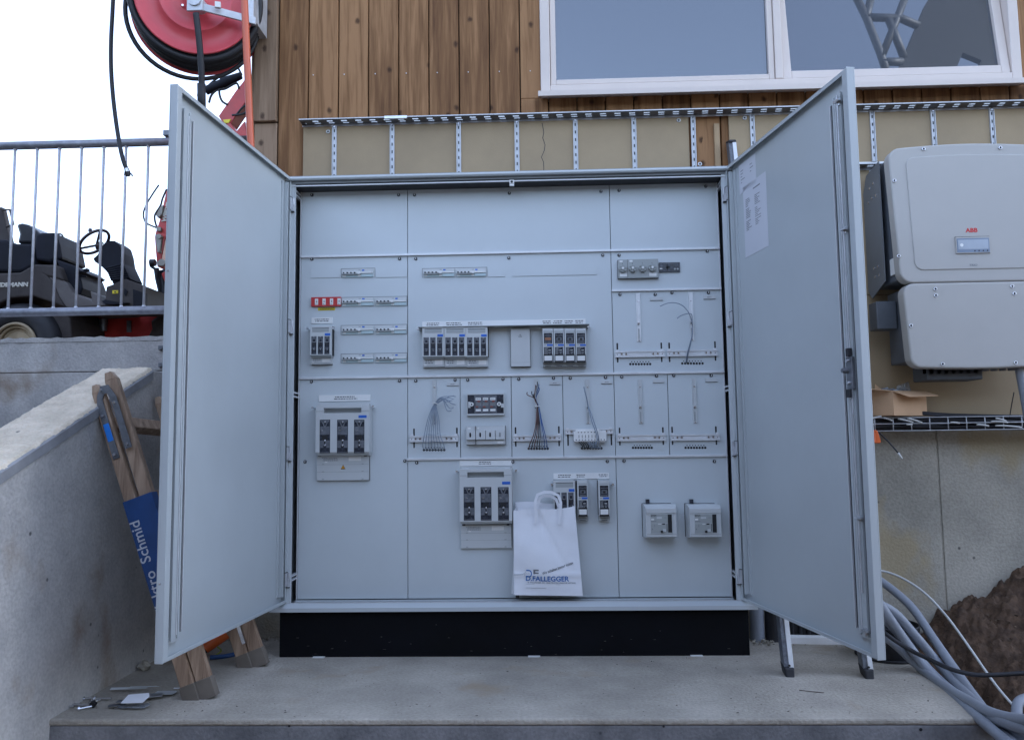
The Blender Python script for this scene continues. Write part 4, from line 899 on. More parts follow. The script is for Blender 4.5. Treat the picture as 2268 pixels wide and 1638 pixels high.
# ------------------------------------------------------------------ doors
HW = 0.9228
def door(side):
    if side == 'L': hx, a, sgn = 0.0272, 0.0882, 1
    else: hx, a, sgn = 1.8728, 0.1848, -1
    along = Vector((-sgn*math.sin(a), -math.cos(a), 0)); nrm = Vector((sgn*math.cos(a), -math.sin(a), 0))
    M_ = Matrix.Identity(4)
    for i_ in range(3): M_[i_][0], M_[i_][1], M_[i_][2] = along[i_], nrm[i_], (0, 0, 1)[i_]
    M_[0][3], M_[1][3] = hx, 0
    z0, z1 = 0.217, 2.0; m = MB().m(DOORP); m.xf = M_
    m.box(0, -.024, z0, HW, -.020, z1)                       # skin
    m.box(0, -.020, z0, .003, 0, z1); m.box(HW-.003, -.020, z0, HW, .003, z1)
    m.box(.003, -.020, z0, HW-.003, 0, z0+.003); m.box(.003, -.020, z1-.003, HW-.003, 0, z1)
    m.box(.003, -.003, z0+.003, .018, 0, z1-.003); m.box(HW-.028, 0, z0+.003, HW-.003, .003, z1-.003); m.box(.018, -.003, z1-.014, HW-.028, 0, z1-.003); m.box(.018, -.003, z0+.003, HW-.028, 0, z0+.012)
    d_ = lab(m.build('door', None, cab, bevel=.0012), ('left' if side == 'L' else 'right, papered')+' cabinet door standing open')
    # stiffener channel beside the free edge
    s_ = MB().m(DOORP); s_.xf = M_; q0, q1 = z0+.045, z1-.05
    s_.box(HW-.105, -.0199, q0, HW-.040, -.008, q1); s_.box(HW-.098, -.008, q0+.01, HW-.088, -.002, q1-.01); s_.box(HW-.058, -.008, q0+.01, HW-.046, .001, q1-.01)
    s_.m(RUB).box(HW-.128, -.0199, q0+.02, HW-.1085, -.017, q1-.02); s_.m(ALU).box(HW-.1325, -.0199, q0+.02, HW-.1282, -.012, q1-.02); s_.m(RUB).box(HW-.0455, -.0079, q0+.02, HW-.0405, -.0065, q1-.02); s_.m(ALU).box(HW-.0875, -.0079, q0+.02, HW-.084, -.004, q1-.02)
    s_.build('stiffener', None, d_, bevel=.001)
    h_ = MB().m(DOORP); h_.xf = M_; h_.box(.040, -.0199, z0+.03, .046, .002, z1-.03); h_.box(.052, -.0199, z0+.03, .066, -.014, z1-.03); h_.m(SLOT).box(.034, -.0199, z0+.03, .039, -.019, z1-.03)
    h_.build('hinge_seal', None, d_)
    for z in (1.888, 1.36, .828, .315):
        k = MB().m(GALVP); k.xf = M_; k.box(.005, 0, z-.030, .026, .005, z+.024); k.m(INK).box(.004, 0, z+.024, .027, .006, z+.0265); k.box(-.014, -.004, z-.0375, .012, .013, z-.034); k.m(GALVP).box(-.014, -.004, z-.034, .012, .013, z-.002); k.xf = None  # thin dark strips above and below stand in for shadows
        c = Vector((hx, 0, 0))+nrm*.008; k.cyl((c.x, c.y, z-.034), (c.x, c.y, z+.024), .0055, .0055, 10); k.build('hinge', None, d_, bevel=.001)
    if side == 'R':
        r_ = MB().m(GALVP); r_.xf = M_; xx = HW-.052; r_.cyl((xx, .008, 1.10), (xx, .008, z1-.07), .0026, .0026, 10); r_.m(GALVP).cyl((xx, .008, .40), (xx, .008, 1.0), .0030, .0030, 10); r_.build('lock_rod', None, d_)
        for z in (z1-.09, 1.50, .62, .29):
            g_ = MB().m(GALV); g_.xf = M_; g_.box(xx-.012, .001, z-.003, xx+.018, .015, z+.003); g_.cyl((xx, .002, z-.012), (xx, .002, z+.008), .005, .005, 8); g_.build('rod_guide', None, d_)
        k = MB().m(STEELP); k.xf = M_; z = 1.055; k.box(xx-.020, .001, z-.050, xx+.012, .012, z+.050)
        k.m(GALVD).cyl((xx-.012, .012, z+.008), (xx-.012, .030, z+.008), .009, .007, 12); k.m(CHROME); k.cyl((xx-.006, .012, z+.038), (xx-.006, .018, z+.038), .006, .005, 8); k.cyl((xx-.006, .012, z-.030), (xx-.006, .018, z-.030), .006, .005, 8); k.m(RUB).box(xx-.010, .012, z-.075, xx+.008, .022, z-.050); k.box(xx-.006, .006, z+.05, xx+.010, .020, z+.075)
        k.build('lock', None, d_, bevel=.002)
        for (s0, s1, q0, q1) in ((.095, .245, 1.855, 1.975), (.125, .325, 1.585, 1.875)):
            pp = MB().m(DPAPER); pp.xf = M_; pp.box(s0, -.0198, q0, s1, -.0190, q1); pp.m(INKG)
            rr = random.Random(int(s0*100))
            if q0 < 1.8:
                pp.box(s0+.09, -.0189, q1-.035, s0+.15, -.0186, q1-.030)
                for gk, (gx, gz, nl) in enumerate(((.02, .06, 5), (.02, .10, 6), (.02, .15, 6), (.10, .065, 6), (.10, .115, 6), (.10, .160, 4))):
                    for j in range(nl): pp.box(s0+gx, -.0189, q1-gz-.007*j, s0+gx+rr.uniform(.02, .05), -.0186, q1-gz-.007*j+.0028)
            else:
                for j in range(5): pp.box(s0+.015, -.0189, q1-.03-.012*j, s0+.015+rr.uniform(.01, .04), -.0186, q1-.027-.012*j)
                for j in range(3): pp.box(s0+.10, -.0189, q1-.03-.014*j, s0+.10+rr.uniform(.01, .03), -.0186, q1-.027-.014*j)
            lab(pp.build('paper_sheet', None, d_), 'large printed sheet' if q0 < 1.8 else 'small printed sheet')
    else:
        for z in (1.40, .45): k = MB().m(CHROME); k.xf = M_; k.cyl((HW-.001, -.012, z), (HW+.003, -.012, z), .003, .003, 8); k.build('edge_screw', None, d_)
door('L'); door('R')

# ================================================================== PAPER BAG
def bag():
    t = thing('paper_bag', (1.06, 0.01, 0.217), 'white paper carrier bag with blue and grey print leaning on the lower covers', 'bag')
    yb, yf = .062, -.020
    def F(u, v):   # front face point, leaning back
        z = at(u, v, Y=0.0).z; y = yf + max(0, (z-.218))*.10
        return at(u, v, Y=y)
    bl, br, tr_, tl = F(1139, 1317), F(1291, 1319), F(1273, 1122), F(1137, 1131)
    nx, nz = 26, 34; m = MB(); m.smooth = True; r = random.Random(4)
    def fr(s, q):
        a = bl.lerp(br, s); b_ = tl.lerp(tr_, s); p = a.lerp(b_, q)
        if q > .95: p.z += .004*math.sin(s*7)
        crease = -.0045*math.exp(-((q-.235)/.012)**2) - .004*math.exp(-((q-.075)/.01)**2) + .005*math.sin(s*9+q*4)*q*(1-q)*3 + .006*math.sin(s*3+1.5+q*6)*math.sin(q*3.1)
        fold = .007*math.exp(-((s*.8+q*.5-.78)/.03)**2)*(q > .3)
        bulge = -.022*math.sin(math.pi*min(max(s, 0), 1))*math.sin(math.pi*min(q*1.1, 1))
        p.y += crease+bulge*.5+fold+.0008*math.sin(s*19+q*11)*math.sin(q*17-s*7); return p
    vs = [fr(i_/nx, j/nz) for j in range(nz+1) for i_ in range(nx+1)]
    fs = [(j*(nx+1)+i_, j*(nx+1)+i_+1, (j+1)*(nx+1)+i_+1, (j+1)*(nx+1)+i_) for j in range(nz) for i_ in range(nx)]
    m.add(vs, fs)
    # back face, sides with gusset, bottom
    def bk(s, q):
        p = fr(s, q).copy(); p.y = yb - .0 + .012*(1-q)*0; p.x += (.5-s)*.01
        if q > .8: p.z += .012*(q-.8)/.2 + .02*(1-s)*(q-.8)/.2
        p.x -= .012*(1-q)*(1-s)*2*.5; return p
    vs2 = [bk(i_/nx, j/nz) for j in range(nz+1) for i_ in range(nx+1)]; m.add(vs2, fs)
    for s in (0, 1):
        L_ = []
        for j in range(nz+1):
            a, c = fr(s, j/nz), bk(s, j/nz); mid = (a+c)/2; mid.x += (.012 if s == 0 else -.012)*(j/nz) - (.010 if s == 0 else 0)*(1-j/nz)
            L_ += [a, mid, c]
        m.smooth = False; m.add(L_, [(j*3+k, j*3+k+1, j*3+k+4, j*3+k+3) for j in range(nz) for k in (0, 1)])
    m.add([fr(0, 0), fr(1, 0), bk(1, 0), bk(0, 0)], [(0, 1, 2, 3)])
    body = m.build('bag_body', PAPER, t)
    # raised back flap at the top left and folded rim
    m = MB(); a = [at(1140, 1119, Y=.05), at(1186, 1119, Y=.05), at(1225, 1124, Y=.05), at(1262, 1122, Y=.05), at(1273, 1128, Y=.03), at(1273, 1160, Y=.05), at(1138, 1160, Y=.05), at(1146, 1128, Y=.05)]
    m.prism(a, (0, .001, 0)); m.build('rim', PAPER, t)
    for k, (yy, dv, du) in enumerate(((-.006, 0, 0), (.030, 8, 5))):
        m = MB(); pts = [(1188+du, 1160), (1189+du, 1135), (1187+du, 1112+dv), (1192+du, 1096+dv), (1206, 1091+dv), (1222-du*.5, 1092+dv), (1235-du, 1098+dv), (1240-du, 1112+dv), (1239-du, 1135), (1238-du, 1160)]
        pp = [at(u, v, Y=yy) for u, v in pts]; w2 = .0095
        c = sum(pp, Vector())/len(pp)
        vs, n = [], len(pp)
        for i_, p in enumerate(pp):
            d = (pp[min(i_+1, n-1)]-pp[max(i_-1, 0)]).normalized(); nn = Vector((-d.z, 0, d.x))
            vs += [p+nn*w2*1.0, p-nn*w2*.25, p-nn*w2*.25+Vector((0, .0015, 0)), p+nn*w2+Vector((0, .0015, 0))]
        fs = [(i_*4+a_, i_*4+(a_+1) % 4, (i_+1)*4+(a_+1) % 4, (i_+1)*4+a_) for i_ in range(n-1) for a_ in range(4)]
        m.add(vs, fs); m.build('handle', PAPER, t)
    # print, laid on the front
    def lay(o, d=.0020):
        o0 = Vector(t['_o'])
        for v_ in o.data.vertices:
            p = v_.co+o0; q = (p.z-bl.z)/(tl.z-bl.z); a = bl.lerp(tl, q); b_ = br.lerp(tr_, q); s_ = (p.x-a.x)/(b_.x-a.x)
            v_.co.y = fr(s_, q).y-d-o0.y
    xd = (br-bl).normalized(); ud = (tl-bl).normalized(); ud = (ud-xd*ud.dot(xd)).normalized()
    def O(u, v):
        p = F(u, v); p.y -= .0135; return p
    def PZ(zx, zy): return O((1550+zx*.3419)*.63, (1580+zy*.3419)*.63)
    kx = .63*.3419
    hgt = lambda zpx: zpx*.3419*.63*3.3/FPX
    tx = []
    tx += [text('D.FALLEGGER', hgt(50)/.72, PZ(1092, 1345), xd, ud, INKB, t, name='lettering', off=.0005, sx=1.02, thick=.0004)]
    tx += [text('F', hgt(72)/.70, PZ(975, 1300), xd, ud, INKG, t, off=.0010, sx=1.25, thick=.0004)]
    tx += [text('Wir schalten immer richtig', hgt(27)/.7, PZ(1205, 1225), (xd+ud*.34), (ud-xd*.34), INKG, t, thick=.0003, off=.0003, sx=.78)]
    tx += [text('D. FALLEGGER AG - ELEKTROTECHNISCHE ARTIKEL', hgt(12)/.7, PZ(1140, 1369), xd, ud, INKG, t, thick=.0003, off=.0001, sx=1.22)]
    lg = MB().m(INKB); c = PZ(905, 1268); R_1 = hgt(34)
    n = 16; ring = []
    for k in range(n+1):
        th = -math.pi/2+math.pi*k/n; ring.append((math.cos(th), math.sin(th)))
    o_ = [c+xd*(R_1*.9*cx)+ud*(R_1*1.1*cz) for cx, cz in ring]; i2 = [c+xd*(R_1*.62*cx)+ud*(R_1*.76*cz) for cx, cz in ring]
    vs = o_+i2; lg.add(vs, [(k, k+1, n+2+k, n+1+k) for k in range(n)])
    e = Vector((0, -.0004, 0))
    for zc in (1235, 1301):
        p, q = PZ(878, zc), PZ(905, zc); lg.box(p.x, p.y-.0003, p.z-hgt(5.5), q.x, p.y, p.z+hgt(5.5))
    lg.m(INKG); zig = [(750, 1283), (845, 1278), (853, 1265), (858, 1294), (868, 1246), (874, 1285), (882, 1258), (888, 1278), (897, 1262), (905, 1274), (912, 1266)]
    pz = [PZ(*q) for q in zig]
    lg.tube(pz, .0007, 5, 1); ln = [PZ(873, 1416), PZ(1085, 1417)]; lg.tube(ln, .0004, 4, 1); ln = [PZ(873, 1378), PZ(1230, 1384)]; lg.tube(ln, .0003, 4, 1)
    tx += [lg.build('logo', None, t)]
    for o in tx: lay(o)
bag()

# ================================================================== WALL FITTINGS
YB2 = YB
def tray_rail(name, x0, x1, z, dep, label, n_extra=None):
    """perforated steel channel fixed level to the wall; real slots in its floor"""
    yb, yf = YB2, YB2-dep; m = MB().m(GALV); m.box(x0, yf, z-.016, x1, yf+.002, z+.012) if False else None
    t_ = .002
    m.m(PLAST_W).box(x0, yb-t_, z, x1, yb, z+.030); m.m(GALVP)              # back flange, whitened to stand in for skylight through the slots
    m.box(x0, yf, z, x1, yf+t_, z+.007)              # front flange
    m.m(PLAST_W).box(x0, yf+t_, z+.004, x1, yf+.010, z+.0055) if False else None
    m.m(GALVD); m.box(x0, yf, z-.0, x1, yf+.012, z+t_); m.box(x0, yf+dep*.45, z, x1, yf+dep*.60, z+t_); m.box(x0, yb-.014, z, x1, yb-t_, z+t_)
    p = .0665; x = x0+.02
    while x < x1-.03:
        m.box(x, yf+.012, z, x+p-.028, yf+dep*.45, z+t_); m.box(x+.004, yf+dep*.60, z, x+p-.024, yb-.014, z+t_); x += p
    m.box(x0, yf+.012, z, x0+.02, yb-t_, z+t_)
    m.m(GALVP).box(x0, yb-.003, z-.008, x1, yb, z)
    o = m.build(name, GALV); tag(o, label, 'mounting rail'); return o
ZR = 2.352
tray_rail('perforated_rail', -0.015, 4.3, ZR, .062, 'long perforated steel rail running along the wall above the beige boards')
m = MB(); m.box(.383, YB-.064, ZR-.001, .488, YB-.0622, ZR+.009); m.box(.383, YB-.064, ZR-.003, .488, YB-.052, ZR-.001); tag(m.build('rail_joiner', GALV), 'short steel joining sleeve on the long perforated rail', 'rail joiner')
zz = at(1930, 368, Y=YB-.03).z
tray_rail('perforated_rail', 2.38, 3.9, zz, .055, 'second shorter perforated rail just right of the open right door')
GR = 'slotted uprights on the beige wall boards'
names = ['first', 'second', 'third', 'fourth', 'fifth', 'sixth', 'seventh']
protos = {}
for k, u in enumerate((740.5, 868.5, 1016, 1145, 1275, 1405, 1536.5, 1668, 1935, 2070, 2201)):
    x = at(u, 320, Y=YB-.006).x; z1 = ZR-.004; zl = 2.06 if k < 8 else zz+.03
    m = MB().m(GALVP); y = YB-.010; hw = .0105
    m.box(x-hw, y, zl, x-hw+.0035, YB, z1); m.box(x+hw-.0035, y, zl, x+hw, YB, z1); m.box(x-hw+.0035, YB-.003, zl, x+hw-.0035, YB, z1); m.box(x-.006, YB-.006, zl, x+.006, YB-.003, z1)
    m.m(SLOT); zc = z1-.028
    while zc > zl+.01: m.box(x-.0026, YB-.0066, zc-.007, x+.0026, YB-.0058, zc+.007); zc -= .036
    m.m(CHROME).cyl((x, YB-.006, z1-.010), (x, YB-.010, z1-.010), .005, .004, 10)
    o = m.build('slotted_upright', None)
    lb_ = (names[k]+' slotted steel upright counted from the left end of the boards') if k < 7 else ('slotted steel upright just left of the open right door' if k == 7 else ('slotted steel upright between the right door and the inverter', 'slotted steel upright above the left part of the inverter', 'slotted steel upright nearest the right picture edge')[k-8])
    tag(o, lb_, 'steel upright', GR)
# batten and metal post in the gap
m = MB(); x0, x1 = at(1583, 330, Y=YW-.02).x, at(1595, 330, Y=YW-.02).x; m.box(x0, YW-.022, 1.2, x1, YW-.003, at(1588, 274, Y=YW-.02).z)
tag(m.build('wood_batten', BATT, bevel=.001), 'pale upright batten standing in the gap between the wall boards', 'batten')

# cable basket with cables
def basket():
    y0, y1 = .16, YW; za, zb_ = at(2100, 923, Y=y0).z, at(2100, 952, Y=y0).z
    xs, xe = 2.40, 4.0
    t = thing('wire_basket_tray', (3.0, y0, zb_), 'wire basket cable tray on the wall below the inverter', 'cable tray')
    m = MB()
    for z in (za+.0, (za+zb_)/2+.002, zb_): m.tube([(xs, y0, z), (xe, y0, z)], .0024, 6, 1)
    for y in (.2, .25): m.tube([(xs, y, zb_), (xe, y, zb_)], .0024, 6, 1)
    m.build('long_wires', GALVP, t)
    x = xs+.03
    m = MB()
    while x < xe: m.tube([(x, y0+.001, za), (x, y0+.001, zb_), (x, y1-.02, zb_), (x, y1-.02, za)], .0022, 5, 1); x += .077
    m.build('cross_wires', GALVP, t)
    r = random.Random(9); m = MB()
    for k in range(40):
        y = r.uniform(y0+.012, y1-.03); z = zb_+.006+r.random()*.045; ph = r.uniform(0, 6)
        m.tube([(xs+(xe-xs)*q/8, y+.008*math.sin(ph+q), z+.006*math.sin(ph*2+q*1.3)) for q in range(9)], .0045, 6, 3)
    for k in range(3):
        z = za+.004+.004*k; m.tube([(xs, y0+.03, z+.028-.006*k), (xs+.12, y0+.03, z+.035-.006*k), (xs+.25, y0+.03, z+.018), (xs+.45, y0+.03, z), (xs+.8, y0+.035, z-.012)], .0045, 6, 5)
    tag(m.build('solar_cables', CABLEB), 'dense bed of black cables lying in the wire basket', 'cables', kind='stuff')
    for k, (u0, v0, u1, v1) in enumerate(((1922, 929, 1952, 922), (1957, 925, 1976, 931), (1989, 927, 2022, 935), (2010, 926, 2042, 936), (2008, 940, 2020, 940), (2105, 935, 2125, 937), (2163, 940, 2190, 943), (2205, 926, 2228, 932), (2195, 933, 2232, 935), (2205, 942, 2262, 946))):
        m = MB(); m.tube([at(u0, v0, Y=y0-.004), at((u0+u1)/2, (v0+v1)/2-1, Y=y0-.006), at(u1, v1, Y=y0-.004)], .004, 6, 3)
        tag(m.build('white_connector', WHITEC), ('leftmost white connector end lying in the wire basket', 'white connector end just left of the box corner', 'long white connector lying under the cardboard box', 'white connector end right of the box in the basket', 'short white connector low in the wire basket', 'white connector end in the middle of the basket', 'white connector end left of the thin upright tie', 'upper white connector near the right picture edge', 'middle white connector near the right picture edge', 'lowest long white connector near the right picture edge')[k], 'connector', 'white connector ends in the basket')
    m = MB(); m.tube([at(2236, 925, Y=.17), at(2240, 900, Y=.16), at(2246, 868, Y=.15)], .0022, 5, 3); tag(m.build('cable_tie', CABLEB), 'long black cable tie end sticking up from the basket', 'cable tie')
    m = MB(); m.tube([at(1953, 922, Y=.17), at(1952, 880, Y=.17), at(1954, 856, Y=.17)], .0015, 5, 3); tag(m.build('cable_tie', CABLEBR), 'thin brown wire end sticking up behind the cardboard box', 'wire')
basket()
# cardboard box
def cbox():
    zb_ = at(2000, 924, Y=.15).z+.002
    A = at(1979, 920, Y=.125); B = at(2053, 925, Y=.20); zt = at(1979, 866, Y=.125).z; A.z = B.z = zb_+.006
    t = thing('cardboard_box', (A.x, .2, A.z), 'open brown cardboard box of plastic wrapped parts on the cable basket', 'box')
    ex = Vector((B.x-A.x, B.y-A.y, 0)); ex2 = Vector((-.10, .10, 0)); up_ = Vector((0, 0, zt-A.z))
    def wall(p, e, name='side_wall', h=up_):
        m = MB(); nn = e.cross(Vector((0, 0, 1))).normalized()*.003; m.hexa([p, p+e, p+e+nn, p+nn], [p+h, p+e+h, p+e+nn+h, p+nn+h]); m.build(name, CARD, t)
    wall(A, ex); wall(A, ex2); wall(A+ex2, ex); wall(A+ex, ex2)
    m = MB(); m.hexa([A, A+ex, A+ex+ex2, A+ex2], [q+Vector((0, 0, .003)) for q in (A, A+ex, A+ex+ex2, A+ex2)]); m.build('bottom', CARD, t)
    T = A+up_
    m = MB(); q = [T, T+ex, T+ex+Vector((.03, -.05, -.022)), T+ex*.25+Vector((.01, -.06, -.028))]; m.prism(q, (0, 0, .003)); m.build('flap', CARD, t)
    m = MB(); q = [T, T+ex2, T+ex2+Vector((-.09, -.03, .0)), T+Vector((-.10, -.03, .008))]; m.prism(q, (0, 0, .003)); m.build('flap', CARD, t)
    m = MB(); T2 = T+ex2; q = [T2+ex*.5, T2+ex, T2+ex+Vector((-.01, .02, .07)), T2+ex*.55+Vector((0, .02, .045))]; m.prism(q, (0, .003, 0)); m.build('flap', CARD, t)
    r = random.Random(2); m = MB(); n = 12; o_ = T+ex*.06+ex2*.1; vs = []
    for j in range(n+1):
        for i_ in range(n+1):
            f, g_ = i_/n, j/n; e = math.sin(math.pi*f)*math.sin(math.pi*g_)
            vs.append(o_+ex*.86*f+ex2*.8*g_+Vector((r.uniform(-.006, .006), r.uniform(-.006, .006), -.012+.030*e+r.uniform(-.011, .011)+(.05*max(0, f-.8)*5*(g_ > .3)*(g_ < .7)))))
    m.add(vs, [(j*(n+1)+i_, j*(n+1)+i_+1, (j+1)*(n+1)+i_+1, (j+1)*(n+1)+i_) for j in range(n) for i_ in range(n)])
    tag(m.build('plastic_wrap', FILM), 'crumpled clear plastic wrapping spilling out of the cardboard box', 'plastic wrap')
cbox()
# orange clamp and cable
m = MB().m(ORANGE); p = at(1935, 965, Y=.12)
for (u0, v0, u1, v1) in ((1920, 952, 1938, 957), (1928, 957, 1936, 980)): 
    a, c = at(u0, v0, Y=.12), at(u1, v1, Y=.12); m.box(a.x, .10, c.z, c.x, .13, a.z)
q = [at(u, v, Y=.11) for u, v in ((1935, 952), (1944, 953), (1952, 977), (1950, 981), (1934, 981))]; m.prism(q, (0, .03, 0)); o = m.build('orange_clamp', None, bevel=.003); tag(o, 'orange plastic plug hanging from the cable basket beside the right door', 'plug')
m = MB().m(CABLEB); m.tube([at(1944, 955, Y=.13), at(1965, 975, Y=.1), at(1990, 1003, Y=.08)], .0035, 6, 4); m.m(WHITEC).tube([at(1989, 1002, Y=.08), at(1998, 1016, Y=.078)], .0045, 6, 1); tag(m.build('black_lead', None), 'short black lead with a white tip hanging below the basket', 'cable')
m = MB(); m.tube([at(1934, 981, Y=.12), at(1929, 1000, Y=.12), at(1919, 1022, Y=.12)], .0012, 5, 4); tag(m.build('thin_cord', WHITEC), 'thin pale cord hanging under the orange plug', 'cord')

# ------------------------------------------------------------------ inverter
def inverter():
    t = thing('solar_inverter', (2.9, .15, 1.1), 'big light grey wall mounted solar inverter with a small display', 'inverter')
    yf = -0.01; cx = at(2152, 500, Y=yf).x; hw = cx-2.553; zt, zs, zb_ = 2.078, 1.492, 1.140
    def rr(x0, z0, x1, z1, r, top=0, bot=0, n=6, taper=0.0):
        P_ = []
        for (ccx, ccz, a0) in ((x1-r-taper, z0+r, -90), (x1-r, z1-r, 0), (x0+r, z1-r, 90), (x0+r+taper, z0+r, 180)):
            for k in range(n+1): th = math.radians(a0+90*k/n); P_.append([ccx+r*math.cos(th), ccz+r*math.sin(th)])
        # bow long top edge
        Q = []
        for i_, p in enumerate(P_):
            Q.append(p); nx_ = P_[(i_+1) % len(P_)]
            if i_ == 2*(n+1)-1 and top:
                for k in range(1, 10): s = k/10; Q.append([p[0]+(nx_[0]-p[0])*s, p[1]+top*math.sin(math.pi*s)])
            if i_ == len(P_)-1 and bot:
                for k in range(1, 10): s = k/10; Q.append([p[0]+(nx_[0]-p[0])*s, p[1]-bot*math.sin(math.pi*s)])
        return Q
    m = MB(); pf = rr(cx-hw, zs, cx+hw, zt-.012, .05, top=.012, taper=.02); m.prism([(p[0], yf, p[1]) for p in pf], (0, .055, 0))
    up_ = m.build('upper_cover', INV, t, bevel=.007, seg=3)
    m = MB(); pf = rr(cx-hw+.068, zs+.052, cx+hw-.068, zt-.055, .035, top=.006, taper=.012); m.prism([(p[0], yf-.004, p[1]) for p in pf], (0, .01, 0)); m.build('front_panel', INV, up_, bevel=.003)
    m = MB(); pf = rr(cx-hw+.028, zb_, cx+hw-.028, zs-.0015, .045, bot=.006, taper=.014); m.prism([(p[0], yf-.001, p[1]) for p in pf], (0, .06, 0)); lo = m.build('lower_cover', INV, t, bevel=.008, seg=3)
    m = MB().m(INVD); m.box(cx-hw+.03, yf+.056, zs+.02, cx+hw-.03, .25, zt-.03); m.box(cx-hw+.06, yf+.06, zb_+.03, cx+hw-.06, .22, zs-.01); m.box(cx-.18, yf+.08, zb_-.045, cx+.05, .2, zb_+.03)
    m.build('housing', None, t, bevel=.006)
    m = MB().m(mat('bracket grey', (.16, .17, .18), .5, var=.1)); xb = cx-hw+.004; m.prism([(xb, .10, zs+.03), (xb, .24, zs-.02), (xb, .275, zs+.02), (xb, .275, zt-.12), (xb, .235, zt-.05), (xb, .10, zt-.03)], (.004, 0, 0))
    br = m.build('side_bracket', None, t)
    m = MB()
    for y, z in ((.16, 1.97), (.2, 1.96), (.14, 1.91), (.18, 1.91), (.22, 1.90), (.16, 1.60), (.2, 1.60), (.15, 1.56), (.19, 1.56)): m.cyl((xb-.003, y, z), (xb, y, z), .006, .006, 8)
    m.build('bracket_screws', CHROME, br)
    m = MB().m(PLAST_W); m.box(xb+.02, yf+.058, zs+.05, xb+.0205+.004, yf+.10, zs+.12); m.build('side_sticker', None, t)
    m = MB().m(INVD); m.box(cx-hw-.03, .12, 1.32, cx-hw+.055, .2, 1.44); m.build('switch', None, t, bevel=.004)
    for (u, v, par) in ((2046, 330, up_), (2216, 327, up_), (1981, 400, up_), (1991, 567, up_), (2072, 640, up_), (2242, 634, up_), (2073, 654, lo), (2247, 650, lo), (2018, 721, lo), (2088, 806, lo), (2250, 803, lo)):
        p = at(u, v, Y=yf-.004); m = MB().m(CHROME); m.torus((p.x, yf-.003, p.z), (0, 1, 0), .006, .002, 12, 6); m.m(SLOT).cyl((p.x, yf-.001, p.z), (p.x, yf-.003, p.z), .005, .005, 10); m.build('screw', None, par)
    # display
    y = yf-.004; X0, Z0, X1, Z1 = R_(2116, 525, 2191, 561, y); m = MB().m(INV); m.box(X0, y-.006, Z0, X1, y, Z1); m.m(mat('display surround', (.20, .25, .33), .4)).box(X0+.003, y-.0066, Z0+.003, X1-.003, y-.006, Z1-.006); m.m(mat('display glass', (.38, .42, .48), .15)).box(X0+.008, y-.0072, Z0+.016, X1-.007, y-.0066, Z1-.012)
    m.m(PLAST_W).cyl((X0+.022, y-.0072, Z0+.034), (X0+.022, y-.0076, Z0+.034), .007, .007, 12); m.m(SLOT)
    for k in range(4): m.cyl((X1-.012-.017*k, y-.0066, Z0+.009), (X1-.012-.017*k, y-.0072, Z0+.009), .0028, .0028, 8)
    m.m(SLOT).box(X0-.001, y-.004, Z1, X1+.001, y-.0002, Z1+.002); m.build('display', None, up_)
    p = at(2152, 513, Y=y); text('ABB', .024, (p.x, y-.0004, p.z-.002), (1, 0, 0), (0, 0, 1), mat('red print', (.6, .03, .03), .5), up_, thick=.0003, off=.0008, sx=1.1)
    p = at(2156, 589, Y=y); text('TRIO', .012, (p.x, y-.0004, p.z), (1, 0, 0), (0, 0, 1), INKG, up_, thick=.0003, off=.0002, sx=1.2)
    m = MB().m(INVD)
    for k in range(8): m.cyl((cx+.05+.035*k, .05, zb_-.012), (cx+.05+.035*k, .05, zb_+.03), .014, .014, 10); m.box(cx-hw+.12+.03*k, yf+.07, zb_-.02, cx-hw+.135+.03*k, .06, zb_+.03)
    m.build('cable_glands', None, t)
    m = MB(); x = at(2262, 850, Y=.02).x; m.tube([(x+.012, .05, zb_), (x+.018, .05, zb_-.05), (x+.04, .06, zb_-.2), (x+.09, .1, zb_-.5)], .016, 12, 4); m.build('flexible_pipe', CONDUIT, t)
inverter()

